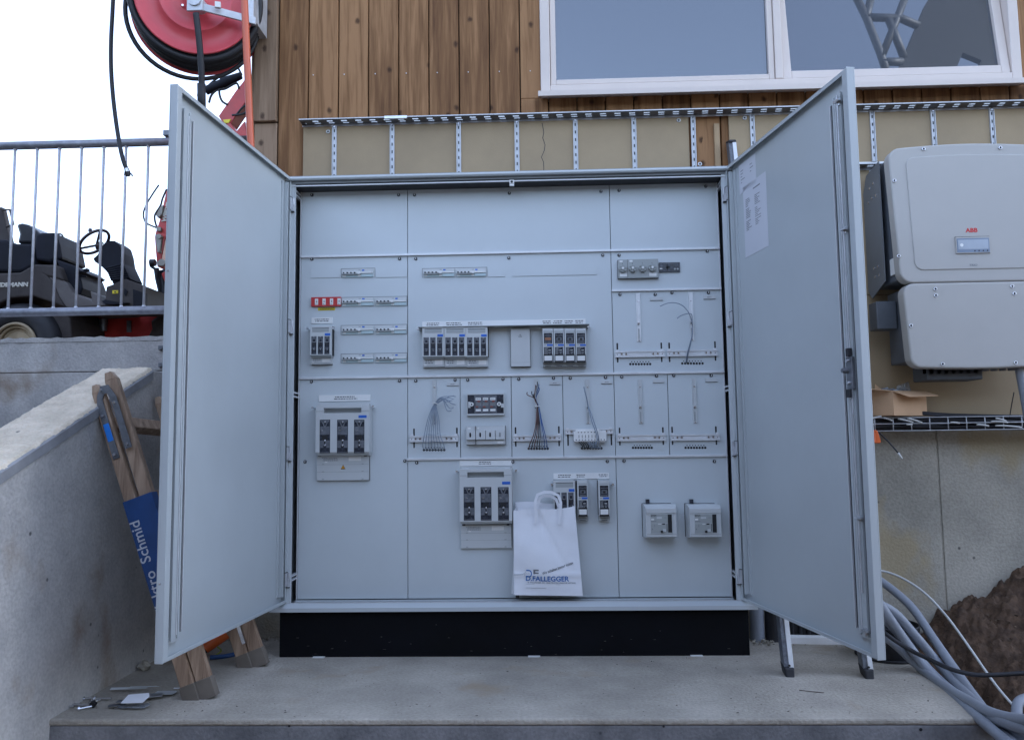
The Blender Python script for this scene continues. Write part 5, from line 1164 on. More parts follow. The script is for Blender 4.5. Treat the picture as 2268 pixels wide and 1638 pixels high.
# ================================================================== LADDERS
def ladder():
    t = thing('wooden_ladder', (-.1, -.3, 0), 'worn folding wooden ladder with a blue painted band leaning on the parapet', 'ladder')
    xd = None
    for k, (yf, foot, top) in enumerate((( -.50, (-.085, -.53), (-.478, 1.095)), (-.135, (-.045, -.135), (-.44, 1.075)))):
        y = foot[1]; A = Vector((foot[0], y, 0.0)); B = Vector((top[0], y+.03, top[1])); ax = (B-A).normalized(); L_ = (B-A).length
        pr_ = Vector((ax.z, 0, -ax.x)).normalized()                     # across, to the right
        dp = ax.cross(pr_).normalized(); dp = -dp if dp.y > 0 else dp
        M_ = Matrix.Identity(4)
        for i_ in range(3): M_[i_][0], M_[i_][1], M_[i_][2], M_[i_][3] = pr_[i_], -dp[i_], ax[i_], A[i_]
        for j, (a, c, tw) in enumerate(((-.062, -.014, -.004), (-.010, .042, .006))):
            m = MB(); m.xf = M_; e = .012
            hh = L_+(.0 if j == 0 else .03)
            m.hexa([(a, -.013+tw, .0), (c, -.013+tw, .0), (c, .014+tw, .0), (a, .014+tw, .0)], [(a+.004, -.013+tw, hh-.03), (c-.004, -.013+tw, hh-.03), (c-.004, .014+tw, hh-.03), (a+.004, .014+tw, hh-.03)])
            m.hexa([(a+.004, -.013+tw, hh-.0299), (c-.004, -.013+tw, hh-.0299), (c-.004, .014+tw, hh-.0299), (a+.004, .014+tw, hh-.0299)], [(a+.012, -.012+tw, hh), (c-.018, -.012+tw, hh), (c-.018, .013+tw, hh), (a+.012, .013+tw, hh)])
            r_ = m.build('side_rail', LADW, t, bevel=.002)
            cp = MB(); cp.xf = M_; cp.box(a-.003, -.017+tw, -.004, c+.003, .018+tw, .064); cp.build('foot_cap', mat('grey rubber cap', (.16, .135, .11), .8, var=.2), r_, bevel=.002)
        if k == 0:
            m = MB(); m.xf = M_; m.box(-.064, -.0200, .33, .044, .022, .73); o = m.build('blue_band', DBLUE, t, bevel=.001)
            xa = ax; org = A+ax*.655+pr_*(-.027)+dp*.0205
            text('Elektro  Schmid', .052, org+pr_*.0, ax, -pr_, mat('white lettering', (.55, .57, .6), .6), o, thick=.0004, off=.0004, sx=1.02, align='RIGHT')
            # hinge plates
            m = MB().m(STEELP); m.xf = M_
            yy = -.0225
            m.prism([(-.050, yy, L_-.02-.26), (-.026, yy, L_-.02-.26), (-.026, yy, L_-.10), (-.024, yy, L_-.062), (-.012, yy, L_-.045), (-.018, yy, L_-.018), (-.040, yy, L_-.045), (-.050, yy, L_-.08)], (0, .004, 0))
            m.prism([(.004, yy-.004, L_-.26), (.028, yy-.004, L_-.26), (.028, yy-.004, L_-.07), (.012, yy-.004, L_-.02), (-.018, yy-.004, L_-.015), (-.022, yy-.004, L_-.038), (.0, yy-.004, L_-.05), (.006, yy-.004, L_-.085)], (0, .004, 0))
            m.m(CHROME)
            for (a, z) in ((-.018, L_-.03), (-.038, L_-.12), (-.038, L_-.265), (.016, L_-.09), (.016, L_-.245)): m.cyl((a, yy-.004, z), (a, yy-.009, z), .006, .005, 10)
            m.build('hinge_plate', None, t)
            m = MB(); m.xf = M_; m.box(-.048, yy-.0012, L_-.215, -.028, yy-.0001, L_-.150); m.build('blue_sticker', mat('bright blue sticker', (.02, .22, .75), .4), t)
        else:
            m = MB(); m.xf = M_; m.cyl((-.03, -.02, L_-.09), (-.03, -.028, L_-.09), .008, .006, 10); m.cyl((.02, -.02, L_-.05), (.02, -.028, L_-.05), .008, .006, 10); m.box(-.02, -.02, .10, -.006, -.017, .22); m.build('bolt', CHROME, t)
    for f in (.955*.9, .62, .38):
        for off in (-.038, .016):
            a = Vector((-.085, -.52, 0)).lerp(Vector((-.478, -.49, 1.095)), f); c = Vector((-.045, -.14, 0)).lerp(Vector((-.44, -.11, 1.075)), f)
            m = MB(); q = Vector((.02, 0, .008)); u_ = Vector((-.008, 0, .018)); a = a+Vector((off, 0, 0)); c = c+Vector((off, 0, 0))
            m.hexa([a-q-u_, a+q-u_, c+q-u_, c-q-u_], [a-q+u_, a+q+u_, c+q+u_, c-q+u_]); m.build('rung', LADW, t, bevel=.003)
ladder()
def steps():
    t = thing('aluminium_ladder', (2.1, -.1, 0), 'aluminium step ladder leaning on the wall behind the right cabinet door', 'ladder')
    f1, f2 = Vector((1.968, -.275, 0)), Vector((2.242, -.30, 0)); t1, t2 = Vector((1.964, .24, 2.20)), Vector((2.242, .235, 2.20))
    for a, c in ((f1, t1), (f2, t2)):
        m = MB().m(ALU); w2 = .0165; e = Vector((w2, 0, 0)); dk = Vector((.016, 0, 0)); q = Vector((0, .026, .006)); ax = (c-a).normalized()
        a2 = a+ax*.02; m.m(SMOKE2).hexa([a2-e-q*.8, a2-e+dk-q*.8, a2-e+dk+q, a2-e+q], [c-e-q*.8, c-e+dk-q*.8, c-e+dk+q, c-e+q]); m.m(ALU).hexa([a2-e+dk-q, a2+e-q, a2+e+q, a2-e+dk+q], [c-e+dk-q, c+e-q, c+e+q, c-e+dk+q]); m.m(SLOT).cyl(a2+ax*.02+Vector((0, -.030, 0)), a2+ax*.02+Vector((0, -.026, 0)), .004, .004, 8)  # left side given a darker colour as the stile's shaded face
        o = m.build('stile', None, t, bevel=.002)
        m = MB(); e2 = e*1.12; q2 = q*1.15; b0 = a+Vector((0, 0, -.002)); b1 = a+ax*.04; m.hexa([b0-e2*.8-q2, b0+e2*.8-q2, b0+e2*.8+q2, b0-e2*.8+q2], [b1-e2-q2, b1+e2-q2, b1+e2+q2, b1-e2+q2]); m.build('foot', RUB, o, bevel=.006)
        m = MB(); b0 = c; b1 = c+ax*.012; m.hexa([b0-e2-q2, b0+e2-q2, b0+e2+q2, b0-e2+q2], [b1-e2*.8-q2, b1+e2*.8-q2, b1+e2*.8+q2, b1-e2*.8+q2]); m.build('end_cap', RUB, o, bevel=.003)
    for k in range(8):
        f = .055+.118*k; a, c = f1.lerp(t1, f), f2.lerp(t2, f); m = MB(); a += Vector((.017, 0, 0)); c -= Vector((.017, 0, 0)); q = Vector((0, .02, 0)); u_ = Vector((0, 0, .012))
        m.hexa([a-q-u_, c-q-u_, c+q-u_, a+q-u_], [a-q+u_, c-q+u_, c+q+u_, a+q+u_])
        for j in range(4): y = -.0205; z = -.009+.005*j; m.hexa([a+Vector((0, y-.001, z)), c+Vector((0, y-.001, z)), c+Vector((0, y, z)), a+Vector((0, y, z))], [a+Vector((0, y-.001, z+.002)), c+Vector((0, y-.001, z+.002)), c+Vector((0, y, z+.002)), a+Vector((0, y, z+.002))])
        m.build('tread', ALU, t)
steps()

# ================================================================== THINGS AT THE RIGHT: pipes, bucket
def pipes():
    data = [
     ('grey cable pipe, uppermost of the bundle bulging over the soil', [(1925, 1270, .16), (1970, 1300, .10), (2020, 1345, 0), (2065, 1410, -.12), (2110, 1475, -.28), (2160, 1545, -.50), (2205, 1600, -.7), (2280, 1650, -.95)], .0165),
     ('grey cable pipe, second from above in the bundle', [(1930, 1330, .12), (1980, 1355, .04), (2030, 1410, -.08), (2080, 1470, -.22), (2130, 1525, -.42), (2180, 1570, -.64), (2230, 1604, -.80), (2300, 1650, -1.0)], .0165),
     ('grey cable pipe, third from above in the bundle', [(1930, 1345, .10), (1975, 1385, -.02), (2020, 1440, -.14), (2075, 1500, -.30), (2135, 1550, -.52), (2190, 1585, -.74), (2230, 1600, -.88), (2310, 1625, -1.1)], .0165),
     ('grey cable pipe crossing low over the slab corner', [(1930, 1395, .04), (1975, 1420, -.06), (2030, 1470, -.22), (2085, 1515, -.40), (2140, 1548, -.60), (2190, 1575, -.76), (2240, 1590, -.9), (2320, 1600, -1.15)], .0165),
     ('grey cable pipe, straightest one inside the bundle', [(1925, 1300, .14), (1965, 1360, .0), (2010, 1425, -.12), (2060, 1490, -.30), (2120, 1548, -.54), (2180, 1600, -.78), (2240, 1650, -.95)], .0165),
     ('grey cable pipe lying lowest behind the slab corner', [(2100, 1500, -.25), (2150, 1555, -.48), (2200, 1606, -.72), (2250, 1650, -.92)], .0165)]
    for i_, (lb_, pts, r) in enumerate(data):
        if i_: pts = [(u, v, min(Y, -.20-.012*i_) if u < 2060 else Y) for u, v, Y in pts]
        m = MB(); m.tube([at(u, v, Y=Y) for u, v, Y in pts], r, 12, 6); tag(m.build('cable_pipe', CONDUIT), lb_, 'cable pipe', 'grey cable pipes running down beside the slab')
    m = MB(); m.tube([at(2275, 1545, Y=-.6), at(2256, 1555, Y=-.62), at(2252, 1580, Y=-.64), at(2256, 1615, Y=-.66), at(2280, 1650, Y=-.7)], .016, 12, 6); tag(m.build('cable_pipe', CONDUIT), 'grey pipe loop at the very right picture edge', 'cable pipe')
    m = MB(); m.tube([at(u, v, Y=Y) for u, v, Y in ((1925, 1262, .2), (1955, 1264, .18), (1995, 1278, .14), (2045, 1310, .08), (2095, 1362, .0), (2145, 1430, -.1), (2190, 1495, -.2), (2225, 1540, -.3), (2280, 1600, -.4))], .0048, 8, 6); tag(m.build('white_cable', WHITEC), 'thin white cable arching over the soil heap', 'cable')
    m = MB(); m.tube([at(u, v, Y=Y) for u, v, Y in ((1935, 1375, -.22), (1965, 1405, -.26), (2010, 1435, -.31), (2060, 1460, -.38), (2110, 1482, -.46), (2160, 1493, -.50), (2210, 1493, -.52), (2290, 1488, -.55))], .0075, 8, 6); tag(m.build('black_cable', RUB), 'thick black cable crossing over the grey pipes', 'cable')
pipes()
m = MB(); c = Vector((2.435, -.02, 0)); m.smooth = True; m.cyl((c.x, c.y, .0), (c.x, c.y, .125), .105, .120, 28, caps=False); m.cyl((c.x, c.y, .0), (c.x, c.y, .004), .105, .105, 28); m.cyl((c.x, c.y, .125), (c.x, c.y, .01), .115, .10, 28, caps=False); m.torus((c.x, c.y, .125), (0, 0, 1), .118, .004, 28, 6); m.torus((c.x, c.y, .006), (0, 0, 1), .118, .005, 28, 6)
tag(m.build('bucket', RUB), 'black plastic bucket behind the foot of the right door', 'bucket')
# drainage pipes and rubble in the gap behind the step ladder
for k, (u, r, mt, lb_) in enumerate(((1680, .030, CONDUIT, 'grey upright pipe just right of the black plinth'), (1716, .034, RUB, 'black upright pipe behind the step ladder foot'))):
    p = at(u, 1400, Y=.22); m = MB(); m.cyl((p.x, .24, 0), (p.x, .24, .45), r, r, 18); tag(m.build('upright_pipe', mt), lb_, 'pipe')
m = MB(); x0 = at(1745, 1400, Y=.26).x; m.box(x0, .27, 0, 2.45, .30, .18); 
for k in range(12): m.cyl((x0+.02+.035*k, .268, .0), (x0+.02+.035*k, .268, .17), .009, .009, 8)
tag(m.build('drainage_sheet', RUB), 'black dimpled drainage sheet along the foot of the wall', 'drainage sheet')
r = random.Random(12); m = MB()
for k in range(230):
    x = r.uniform(1.915, 2.42); y = .20+r.gauss(0, .03); s_ = r.uniform(.003, .013); c = Vector((x, y, s_*.5)); 
    pts = [c+Vector((r.uniform(-1, 1), r.uniform(-1, 1), r.uniform(-.6, 1)))*s_ for _ in range(5)]; m.add(pts, [(0, 1, 2), (0, 2, 3), (0, 3, 4), (1, 2, 4), (2, 3, 4), (0, 1, 4)])
for k in range(120):
    x = r.uniform(-.45, -.02); y = .29+r.gauss(0, .015); s_ = r.uniform(.003, .012); c = Vector((x, y, s_*.5)); 
    pts = [c+Vector((r.uniform(-1, 1), r.uniform(-1, 1), r.uniform(-.6, 1)))*s_ for _ in range(5)]; m.add(pts, [(0, 1, 2), (0, 2, 3), (0, 3, 4), (1, 2, 4), (2, 3, 4), (0, 1, 4)])
tag(m.build('rubble', CONC), 'crumbled mortar rubble along the foot of the wall', 'rubble', kind='stuff')

# ================================================================== SMALL THINGS ON THE SLAB
def stone():
    c = at(319, 1484, Z=.0); r = random.Random(21); m = MB(); n = 10
    vs = []; 
    for j in range(5):
        ph = math.pi*j/4
        for k in range(n): th = 2*math.pi*k/n; q = .024*(1+r.uniform(-.22, .22)); vs.append((c.x+q*math.sin(ph)*math.cos(th)*.95, c.y+q*math.sin(ph)*math.sin(th), .019+q*.8*math.cos(ph)))
    m.add(vs, [(j*n+k, j*n+(k+1) % n, (j+1)*n+(k+1) % n, (j+1)*n+k) for j in range(4) for k in range(n)])
    tag(m.build('stone', CONC), 'pale broken stone lying by the parapet foot', 'stone')
stone()
bl_ = ['lying nearest the parapet', 'lying across the bolt pile', 'at the front of the bolt pile', 'pointing right, longest of the pile', 'at the back of the bolt pile', 'under the others in the bolt pile', 'standing tilted in the bolt pile']
for k, (u, v, a, L_) in enumerate(((152, 1564, .1, .034), (165, 1558, -.25, .05), (190, 1566, .6, .035), (228, 1546, -.06, .06), (200, 1545, .1, .04), (178, 1560, .0, .06), (212, 1552, 1.1, .03))):
    p = at(u, v, Z=.006); d = Vector((math.cos(a), math.sin(a), .02*k % .1)).normalized(); m = MB(); m.cyl(p-d*L_/2, p+d*L_/2, .0042, .0042, 8); m.cyl(p-d*(L_/2+.006), p-d*L_/2, .0095, .0095, 6)
    tag(m.build('bolt', CHROME), 'zinc bolt '+bl_[k], 'bolt', 'zinc bolts in a small pile on the slab')
nut = at(207, 1559, Z=.01); m = MB(); m.cyl(nut+Vector((0, -.008, 0)), nut+Vector((0, .004, .003)), .011, .011, 6); m.m(SLOT).cyl(nut+Vector((0, -.0085, 0)), nut+Vector((0, -.006, 0)), .005, .005, 8); tag(m.build('nut', CHROME), 'hexagon nut lying at the right of the bolt pile', 'nut')
offs = [((286, 1523), (.13, .012), .05, .012, PLAST, 'long thin grey strip at the back of the scrap pile'), ((320, 1520), (.10, .012), .1, .016, PLAST, 'second thin grey strip behind the white plate'), ((302, 1545), (.075, .06), .05, .03, PAPER, 'bright white bent plate on top of the scrap pile'), ((330, 1540), (.09, .05), .5, .012, GALV, 'grey metal plate sticking out right of the scrap pile'),
        ((367, 1533), (.07, .05), .1, .008, PLAST, 'separate grey plate at the right of the scrap pile'), ((298, 1562), (.10, .04), -.1, .008, FILM, 'clear plastic piece at the front of the scrap pile'), ((258, 1560), (.05, .02), .3, .01, STEELP, 'small bent steel clip left of the scrap pile'), ((270, 1552), (.03, .03), .1, .018, STEELP, 'small steel bracket beside the white plate'), ((396, 1523), (.035, .006), .05, .004, PAPER, 'tiny white sliver beside the ladder foot')]
for k, ((u, v), (a, c), rot, z, mt, lb_) in enumerate(offs):
    p = at(u, v, Z=z); m = MB(); cs, sn = math.cos(rot), math.sin(rot); rr = random.Random(k); tilt = rr.uniform(-.12, .18)
    q = [Vector((x*cs-y*sn, x*sn+y*cs, 0)) for x, y in ((-a/2, -c/2), (a*.45, -c/2), (a/2, c*.2), (a*.38, c/2), (-a/2, c*.42))]
    for w_ in q: w_.z = w_.y*tilt+w_.x*rr.uniform(-.05, .05)
    zmin = min(w_.z for w_ in q); off = max(.001-(p.z+zmin), 0) if True else 0
    m.prism([p+w_+Vector((0, 0, off)) for w_ in q], (0, 0, .0015))
    tag(m.build('scrap_piece', mt), lb_, 'scrap piece', 'plastic and metal offcuts on the slab')
# shims under the plinth
for k, (u, lb_) in enumerate(((706, 'white shim under the left end of the black plinth'), (1183, 'white shim under the middle of the black plinth'), (1543, 'white shim under the right part of the black plinth'))):
    p = at(u, 1453, Y=-.01); m = MB(); m.box(p.x-.024, -.018, 0.0005, p.x+.024, .03, .0035); tag(m.build('shim', PLAST_W), lb_, 'shim', 'white shims under the plinth')
# tool behind ladder
m = MB().m(ORANGE); p = at(492, 1425, Z=.03); m.cyl((p.x-.04, .02, .03), (p.x+.03, .06, .085), .022, .028, 12); m.m(RUB).cyl((p.x-.06, .01, .02), (p.x-.03, .03, .04), .020, .022, 12); tag(m.build('orange_tool', None, bevel=.001), 'orange and black tool handle lying behind the wooden ladder feet', 'tool')
m = MB(); m.tube([at(465, 1455, Z=.01), at(500, 1452, Z=.008), at(530, 1445, Z=.008)], .009, 8, 4); tag(m.build('blue_hose', CABLEBL), 'short dark blue hose between the wooden ladder feet', 'hose')
m = MB(); m.tube([at(482, 1432, Z=.05), at(490, 1440, Z=.02), at(478, 1450, Z=.01)], .003, 6, 4); tag(m.build('green_strap', mat('yellow green strap', (.35, .4, .05), .6)), 'yellow green strap end beside the orange tool', 'strap')
r = random.Random(31); m = MB()
for k in range(420):
    x, y = r.uniform(-.44, 2.42), r.uniform(-.725, .1)
    if 0 < x < 1.9 and y > -.02: continue
    s_ = r.uniform(.0006, .003)*(1.5 if y < -.6 else 1); c = Vector((x, y, .0005)); pts = [c+Vector((r.uniform(-1.6, 1.6), r.uniform(-1, 1), r.uniform(0, 1)))*s_ for _ in range(4)]; m.add(pts, [(0, 1, 2), (0, 2, 3), (0, 1, 3), (1, 2, 3)])
tag(m.build('grit', mat('dark grit', (.10, .085, .07), .9, var=.4)), 'fine grit and crumbs scattered over the slab', 'grit', kind='stuff')
m = MB(); m.tube([at(1770, 1527, Z=.002), at(1795, 1530, Z=.003), at(1825, 1533, Z=.002)], .0012, 5, 3); tag(m.build('twig', mat('twig', (.07, .05, .04), .9)), 'thin dark twig lying in front of the step ladder', 'twig')

# ================================================================== HOSE REEL
def reel():
    t = thing('hose_reel', (-.55, .1, 2.95), 'red swivelling hose reel with black hose fixed to the house corner', 'hose reel')
    c = at(433, -8, Y=.05); ax = Vector((.30, -.93, -.10)).normalized()     # axle pointing to the viewer
    a = ax.cross(Vector((0, 0, 1))).normalized(); b_ = ax.cross(a)
    R0 = .258
    def disc(cc, R_, prof, name, mt):
        m = MB(); m.smooth = True; n = 64; vs = []
        for rr, hh in prof: vs += [cc+ax*hh+(a*math.cos(2*math.pi*k/n)+b_*math.sin(2*math.pi*k/n))*rr for k in range(n)]
        fs = [(j*n+k, j*n+(k+1) % n, (j+1)*n+(k+1) % n, (j+1)*n+k) for j in range(len(prof)-1) for k in range(n)]
        m.add(vs, fs); return m.build(name, mt, t)
    pr_ = [(.012, .010), (.05, .010), (.055, .004), (.085, .004), (.10, .0), (.145, .0), (.150, .007), (.156, .007), (.161, .0), (R0-.012, 0), (R0-.008, .004), (R0, .004), (R0, -.004), (.01, -.004)]
    disc(c, R0, pr_, 'front_disc', REDR); disc(c-ax*.16, R0+.02, [(.01, .003), (R0+.035, .003), (R0+.04, 0), (R0+.035, -.004), (.01, -.004)], 'rear_disc', REDR)
    m = MB()
    for j in range(5):
        for k in range(2): m.torus(c-ax*(.022+.029*j), ax, R0-.01+.026*k-(.004 if j % 2 else 0), .0155, 56, 8)
    m.build('wound_hose', RUB, t)
    m = MB(); m.torus(c-ax*.10+Vector((-.020, 0, -.050)), ax, R0+.028, .010, 56, 8); m.build('hose_loop', RUB, t)
    # bracket: arm across the disc, supply pipe, wall angle
    Yk = -.02
    m = MB(); p0 = at(436, 12, Y=Yk); p1 = at(566, 46, Y=Yk+.10); e = Vector((0, 0, .017)); f = Vector((0, .012, 0)); m.hexa([p0-e, p1-e, p1-e+f, p0-e+f], [p0+e, p1+e, p1+e+f, p0+e+f]); m.cyl(p0+Vector((-.004, -.02, .02)), p0+Vector((-.004, .06, .02)), .030, .030, 16); m.box(p0.x-.04, Yk-.012, p0.z-.03, p0.x+.03, Yk+.0, p0.z+.05); m.build('arm', GALVP, t, bevel=.002)
    m = MB(); q0 = at(562, -10, Y=.16); q1 = at(574, 62, Y=.16); m.hexa([(q0.x-.012, .08, q1.z), (q0.x+.03, .08, q1.z), (q0.x+.03, .26, q1.z), (q0.x-.012, .26, q1.z)], [(q0.x-.012, .08, q0.z+.3), (q0.x+.03, .08, q0.z+.3), (q0.x+.03, .26, q0.z+.3), (q0.x-.012, .26, q0.z+.3)]); m.cyl((q0.x, .07, q1.z+.01), (q0.x, .08, q1.z+.01), .008, .008, 8); m.build('wall_angle', GALVP, t, bevel=.002)
    m = MB(); m.tube([at(434, 30, Y=Yk-.01), at(440, 80, Y=Yk), at(446, 150, Y=.0), at(447, 200, Y=.02), at(450, 250, Y=.05), at(460, 330, Y=.1)], .0135, 10, 5); m.tube([at(446, 185, Y=.0), at(447, 262, Y=.05)], .018, 10, 1); m.build('supply_hose', RUB, t)
    m = MB().m(PLAST_W); p = at(483, 14, Y=.0); n_ = ax; m.hexa([p-a*.012-b_*.012, p+a*.012-b_*.012, p+a*.012+b_*.012, p-a*.012+b_*.012], [p-a*.012-b_*.012+n_*.02, p+a*.012-b_*.012+n_*.02, p+a*.012+b_*.012+n_*.02, p-a*.012+b_*.012+n_*.02]); m.build('sticker', None, t)
    m = MB().m(CHROME)
    for u, v in ((405, 14), (417, 6)): p = at(u, v, Y=.03); m.cyl(p, p+ax*.012, .006, .005, 8)
    m.build('disc_screws', None, t)
    m = MB().m(RUB); m.tube([at(u, v, Y=Y) for u, v, Y in ((252, -30, .15), (249, 30, .15), (246, 90, .15), (246, 150, .15), (250, 210, .15), (257, 270, .14), (265, 320, .12), (272, 352, .1), (280, 374, .1))], .0092, 10, 6)
    h_ = m.build('hanging_hose', None, t)
    p = at(281, 376, Y=.1); m = MB().m(CHROME); m.cyl(p+Vector((-.002, 0, .004)), p+Vector((.004, 0, -.012)), .011, .012, 12); m.m(RUB).cyl(p+Vector((.003, 0, -.012)), p+Vector((.006, 0, -.028)), .013, .010, 12); m.tube([p+Vector((-.012, 0, -.022)), p+Vector((.010, 0, -.016)), p+Vector((.022, 0, -.022)), p+Vector((.026, 0, -.03))], .0035, 6, 4); m.build('nozzle', None, h_)
reel()
m = MB(); p0, p1 = at(541, -10, Y=-.08), at(559, 420, Y=-.08); m.tube([p0, at(548, 150, Y=-.08), at(554, 290, Y=-.08), (p1.x, -.08, p1.z), (p1.x+.01, -.08, 1.2)], .0150, 16, 5)
tag(m.build('orange_pipe', OPOLE), 'orange upright plastic pipe in front of the house corner', 'pipe')

# ================================================================== MACHINES BEYOND THE RAILING
def Z2(x, y): return (x*.2308, 409.5+y*.2308)         # picture position from a detail enlargement
def poly(mb, pts, Y, dep, mt=None):
    if mt: mb.m(mt)
    mb.prism([at(*Z2(*p), Y=Y) for p in pts], (0, dep, 0))
def loader():
    Y = 5.0; t = thing('wheel_loader', (-4.2, 5.4, 1.45), 'dark grey compact wheel loader with a black seat behind the railing', 'loader')
    m = MB(); poly(m, [(-500, 840), (0, 845), (190, 838), (330, 760), (500, 765), (560, 775), (610, 915), (450, 870), (500, 920), (560, 1060), (620, 1170), (450, 1110), (330, 1070), (200, 1075), (100, 1085), (0, 1130), (-120, 1200), (-500, 1200)], Y, .9); b_ = m.build('engine_body', LOADG, t, bevel=.02)
    p = at(*Z2(270, 972), Y=Y-.004); text('WEIDEMANN', .062, (p.x, p.y, p.z), (1, 0, 0), (0, 0, 1), LET, b_, thick=.004, off=.003, sx=1.15, align='RIGHT')
    m = MB(); poly(m, [(450, 870), (610, 915), (640, 940), (700, 1030), (880, 1110), (860, 1015), (935, 1050), (1000, 1160), (640, 1180), (560, 1080)], Y+.02, .8); m.build('floor_fender', LOADL, t, bevel=.015)
    m = MB(); poly(m, [(530, 710), (700, 770), (790, 830), (740, 850), (770, 900), (790, 990), (760, 1060), (700, 1030), (640, 940), (600, 900), (560, 775)], Y+.1, .5); m.build('console', LOADB, t, bevel=.02)
    m = MB(); poly(m, [(790, 810), (835, 798), (840, 818), (800, 832)], Y+.15, .05); m.tube([at(*Z2(760, 870), Y=Y+.15), at(*Z2(828, 880), Y=Y+.15)], .012, 6, 1); m.build('control_lever', LOADB, t)
    m = MB(); poly(m, [(100, 560), (300, 560), (330, 720), (340, 770), (190, 838), (0, 830), (-500, 830), (-500, 520), (60, 520)], Y+.1, .55); m.build('seat_base', LOADB, t, bevel=.03)
    m = MB(); poly(m, [(330, 470), (390, 455), (525, 452), (560, 560), (590, 710), (520, 720), (480, 740), (340, 720), (320, 600)], Y+.12, .5); m.build('backrest', LOADB, t, bevel=.03)
    m = MB(); poly(m, [(150, 375), (200, 362), (260, 375), (330, 420), (520, 590), (520, 640), (320, 640), (300, 560), (160, 560), (180, 470)], Y+.2, .55); m.build('bonnet', mat('glossy black bonnet', (.02, .02, .024), .35, spec=.3), t, bevel=.04)
    m = MB(); poly(m, [(-60, 210), (20, 212), (90, 520), (100, 560), (-60, 560)], Y+.3, .08); m.build('roll_bar', LOADG, t, bevel=.01)
    m = MB(); m.tube([at(*Z2(20, 240), Y=Y+.3), at(*Z2(95, 238), Y=Y+.3), at(*Z2(130, 380), Y=Y+.3), at(*Z2(60, 405), Y=Y+.3)], .012, 6, 1); m.tube([at(*Z2(530, 478), Y=Y+.3), at(*Z2(580, 472), Y=Y+.3), at(*Z2(605, 500), Y=Y+.3), at(*Z2(622, 610), Y=Y+.3), at(*Z2(560, 632), Y=Y+.3)], .010, 6, 4); m.build('guard_bar', LOADG, t)
    m = MB(); poly(m, [(540, 550), (580, 560), (560, 610), (580, 700), (550, 680)], Y+.3, .06); m.build('armrest', REDM, t)
    # wheel
    c = at(*Z2(140, 1530), Y=Y); m = MB(); m.torus((c.x, Y+.12, c.z), (0, 1, 0), .33, .14, 48, 12); w_ = m.build('wheel', RUB, t)
    m = MB()
    for R_, yy in ((.225, 0), (.195, .03), (.165, .06), (.13, .09), (.09, .1)): m.torus((c.x, Y+yy, c.z), (0, 1, 0), R_, .018, 40, 8)
    m.cyl((c.x, Y+.05, c.z), (c.x, Y+.12, c.z), .21, .21, 32); m.build('rim', RIM, w_)
    m = MB(); poly(m, [(380, 1180), (620, 1180), (670, 1290), (690, 1480), (380, 1480)], Y+.1, .7); poly(m, [(-200, 1200), (400, 1190), (420, 1500), (-200, 1500)], Y+.35, .3); m.build('chassis', LOADG, t, bevel=.02)
    # front frame with steering column
    m = MB(); poly(m, [(1000, 1170), (1020, 975), (1075, 955), (1200, 900), (1370, 960), (1375, 1180), (1010, 1180)], Y, .6); m.build('front_frame', LOADG, t, bevel=.02)
    m = MB(); poly(m, [(975, 1115), (1010, 1100), (1120, 1120), (1230, 1130), (1100, 1145), (1000, 1140)], Y-.05, .2); poly(m, [(1275, 1000), (1370, 1030), (1370, 1180), (1280, 1180)], Y-.01, .1); poly(m, [(1195, 990), (1225, 1020), (1205, 1065), (1185, 1040)], Y-.01, .1); m.build('pedals', LOADB, t)
    m = MB(); poly(m, [(1078, 1012), (1132, 1010), (1132, 1040), (1078, 1042)], Y-.006, .01, YEL); poly(m, [(1096, 1020), (1110, 1020), (1110, 1032), (1096, 1032)], Y-.012, .01, INK); m.build('warning_sticker', None, t)
    m = MB(); poly(m, [(890, 705), (935, 665), (960, 600), (1000, 560), (1050, 533), (1095, 535), (1140, 570), (1165, 650), (1180, 750), (1250, 900), (1250, 910), (1080, 950), (1060, 880), (1010, 820), (960, 770), (905, 735)], Y+.15, .28); m.build('steering_column', LOADB, t, bevel=.03)
    m = MB()
    for k in range(7):
        f = k/6; a, c_ = Z2(1020+f*45, 800+f*110), Z2(1185+f*55, 760+f*125); m.tube([at(*a, Y=Y+.13), at(*c_, Y=Y+.13)], .012, 6, 1)
    m.build('rubber_bellows', LOADB, t)
    c = at(*Z2(905, 548), Y=Y+.2); nrm_ = Vector((.80, -.50, .52)).normalized(); m = MB()
    e1 = at(*Z2(1040, 470), Y=Y+.2)-at(*Z2(765, 620), Y=Y+.2); n = 40; pts = []; ex = e1/2; ez = (at(*Z2(860, 465), Y=Y+.05)-at(*Z2(935, 630), Y=Y+.35))/2
    m.tube([c+ex*math.cos(2*math.pi*k/n)+ez*math.sin(2*math.pi*k/n) for k in range(n+1)], .017, 8, 1)
    h_ = at(*Z2(925, 580), Y=Y+.2); 
    for k in (0, 1, 2): th = .9+k*2.1; m.tube([h_, c+ex*math.cos(th)+ez*math.sin(th)], .013, 6, 1)
    m.cyl(h_, at(*Z2(985, 590), Y=Y+.22), .045, .05, 12); m.tube([at(*Z2(885, 465), Y=Y+.1), at(*Z2(870, 440), Y=Y+.1)], .012, 6, 1); m.cyl(at(*Z2(866, 448), Y=Y+.1), at(*Z2(866, 420), Y=Y+.1), .022, .018, 12)
    m.build('steering_wheel', mat('brown black wheel rim', (.05, .03, .032), .4), t)
loader()
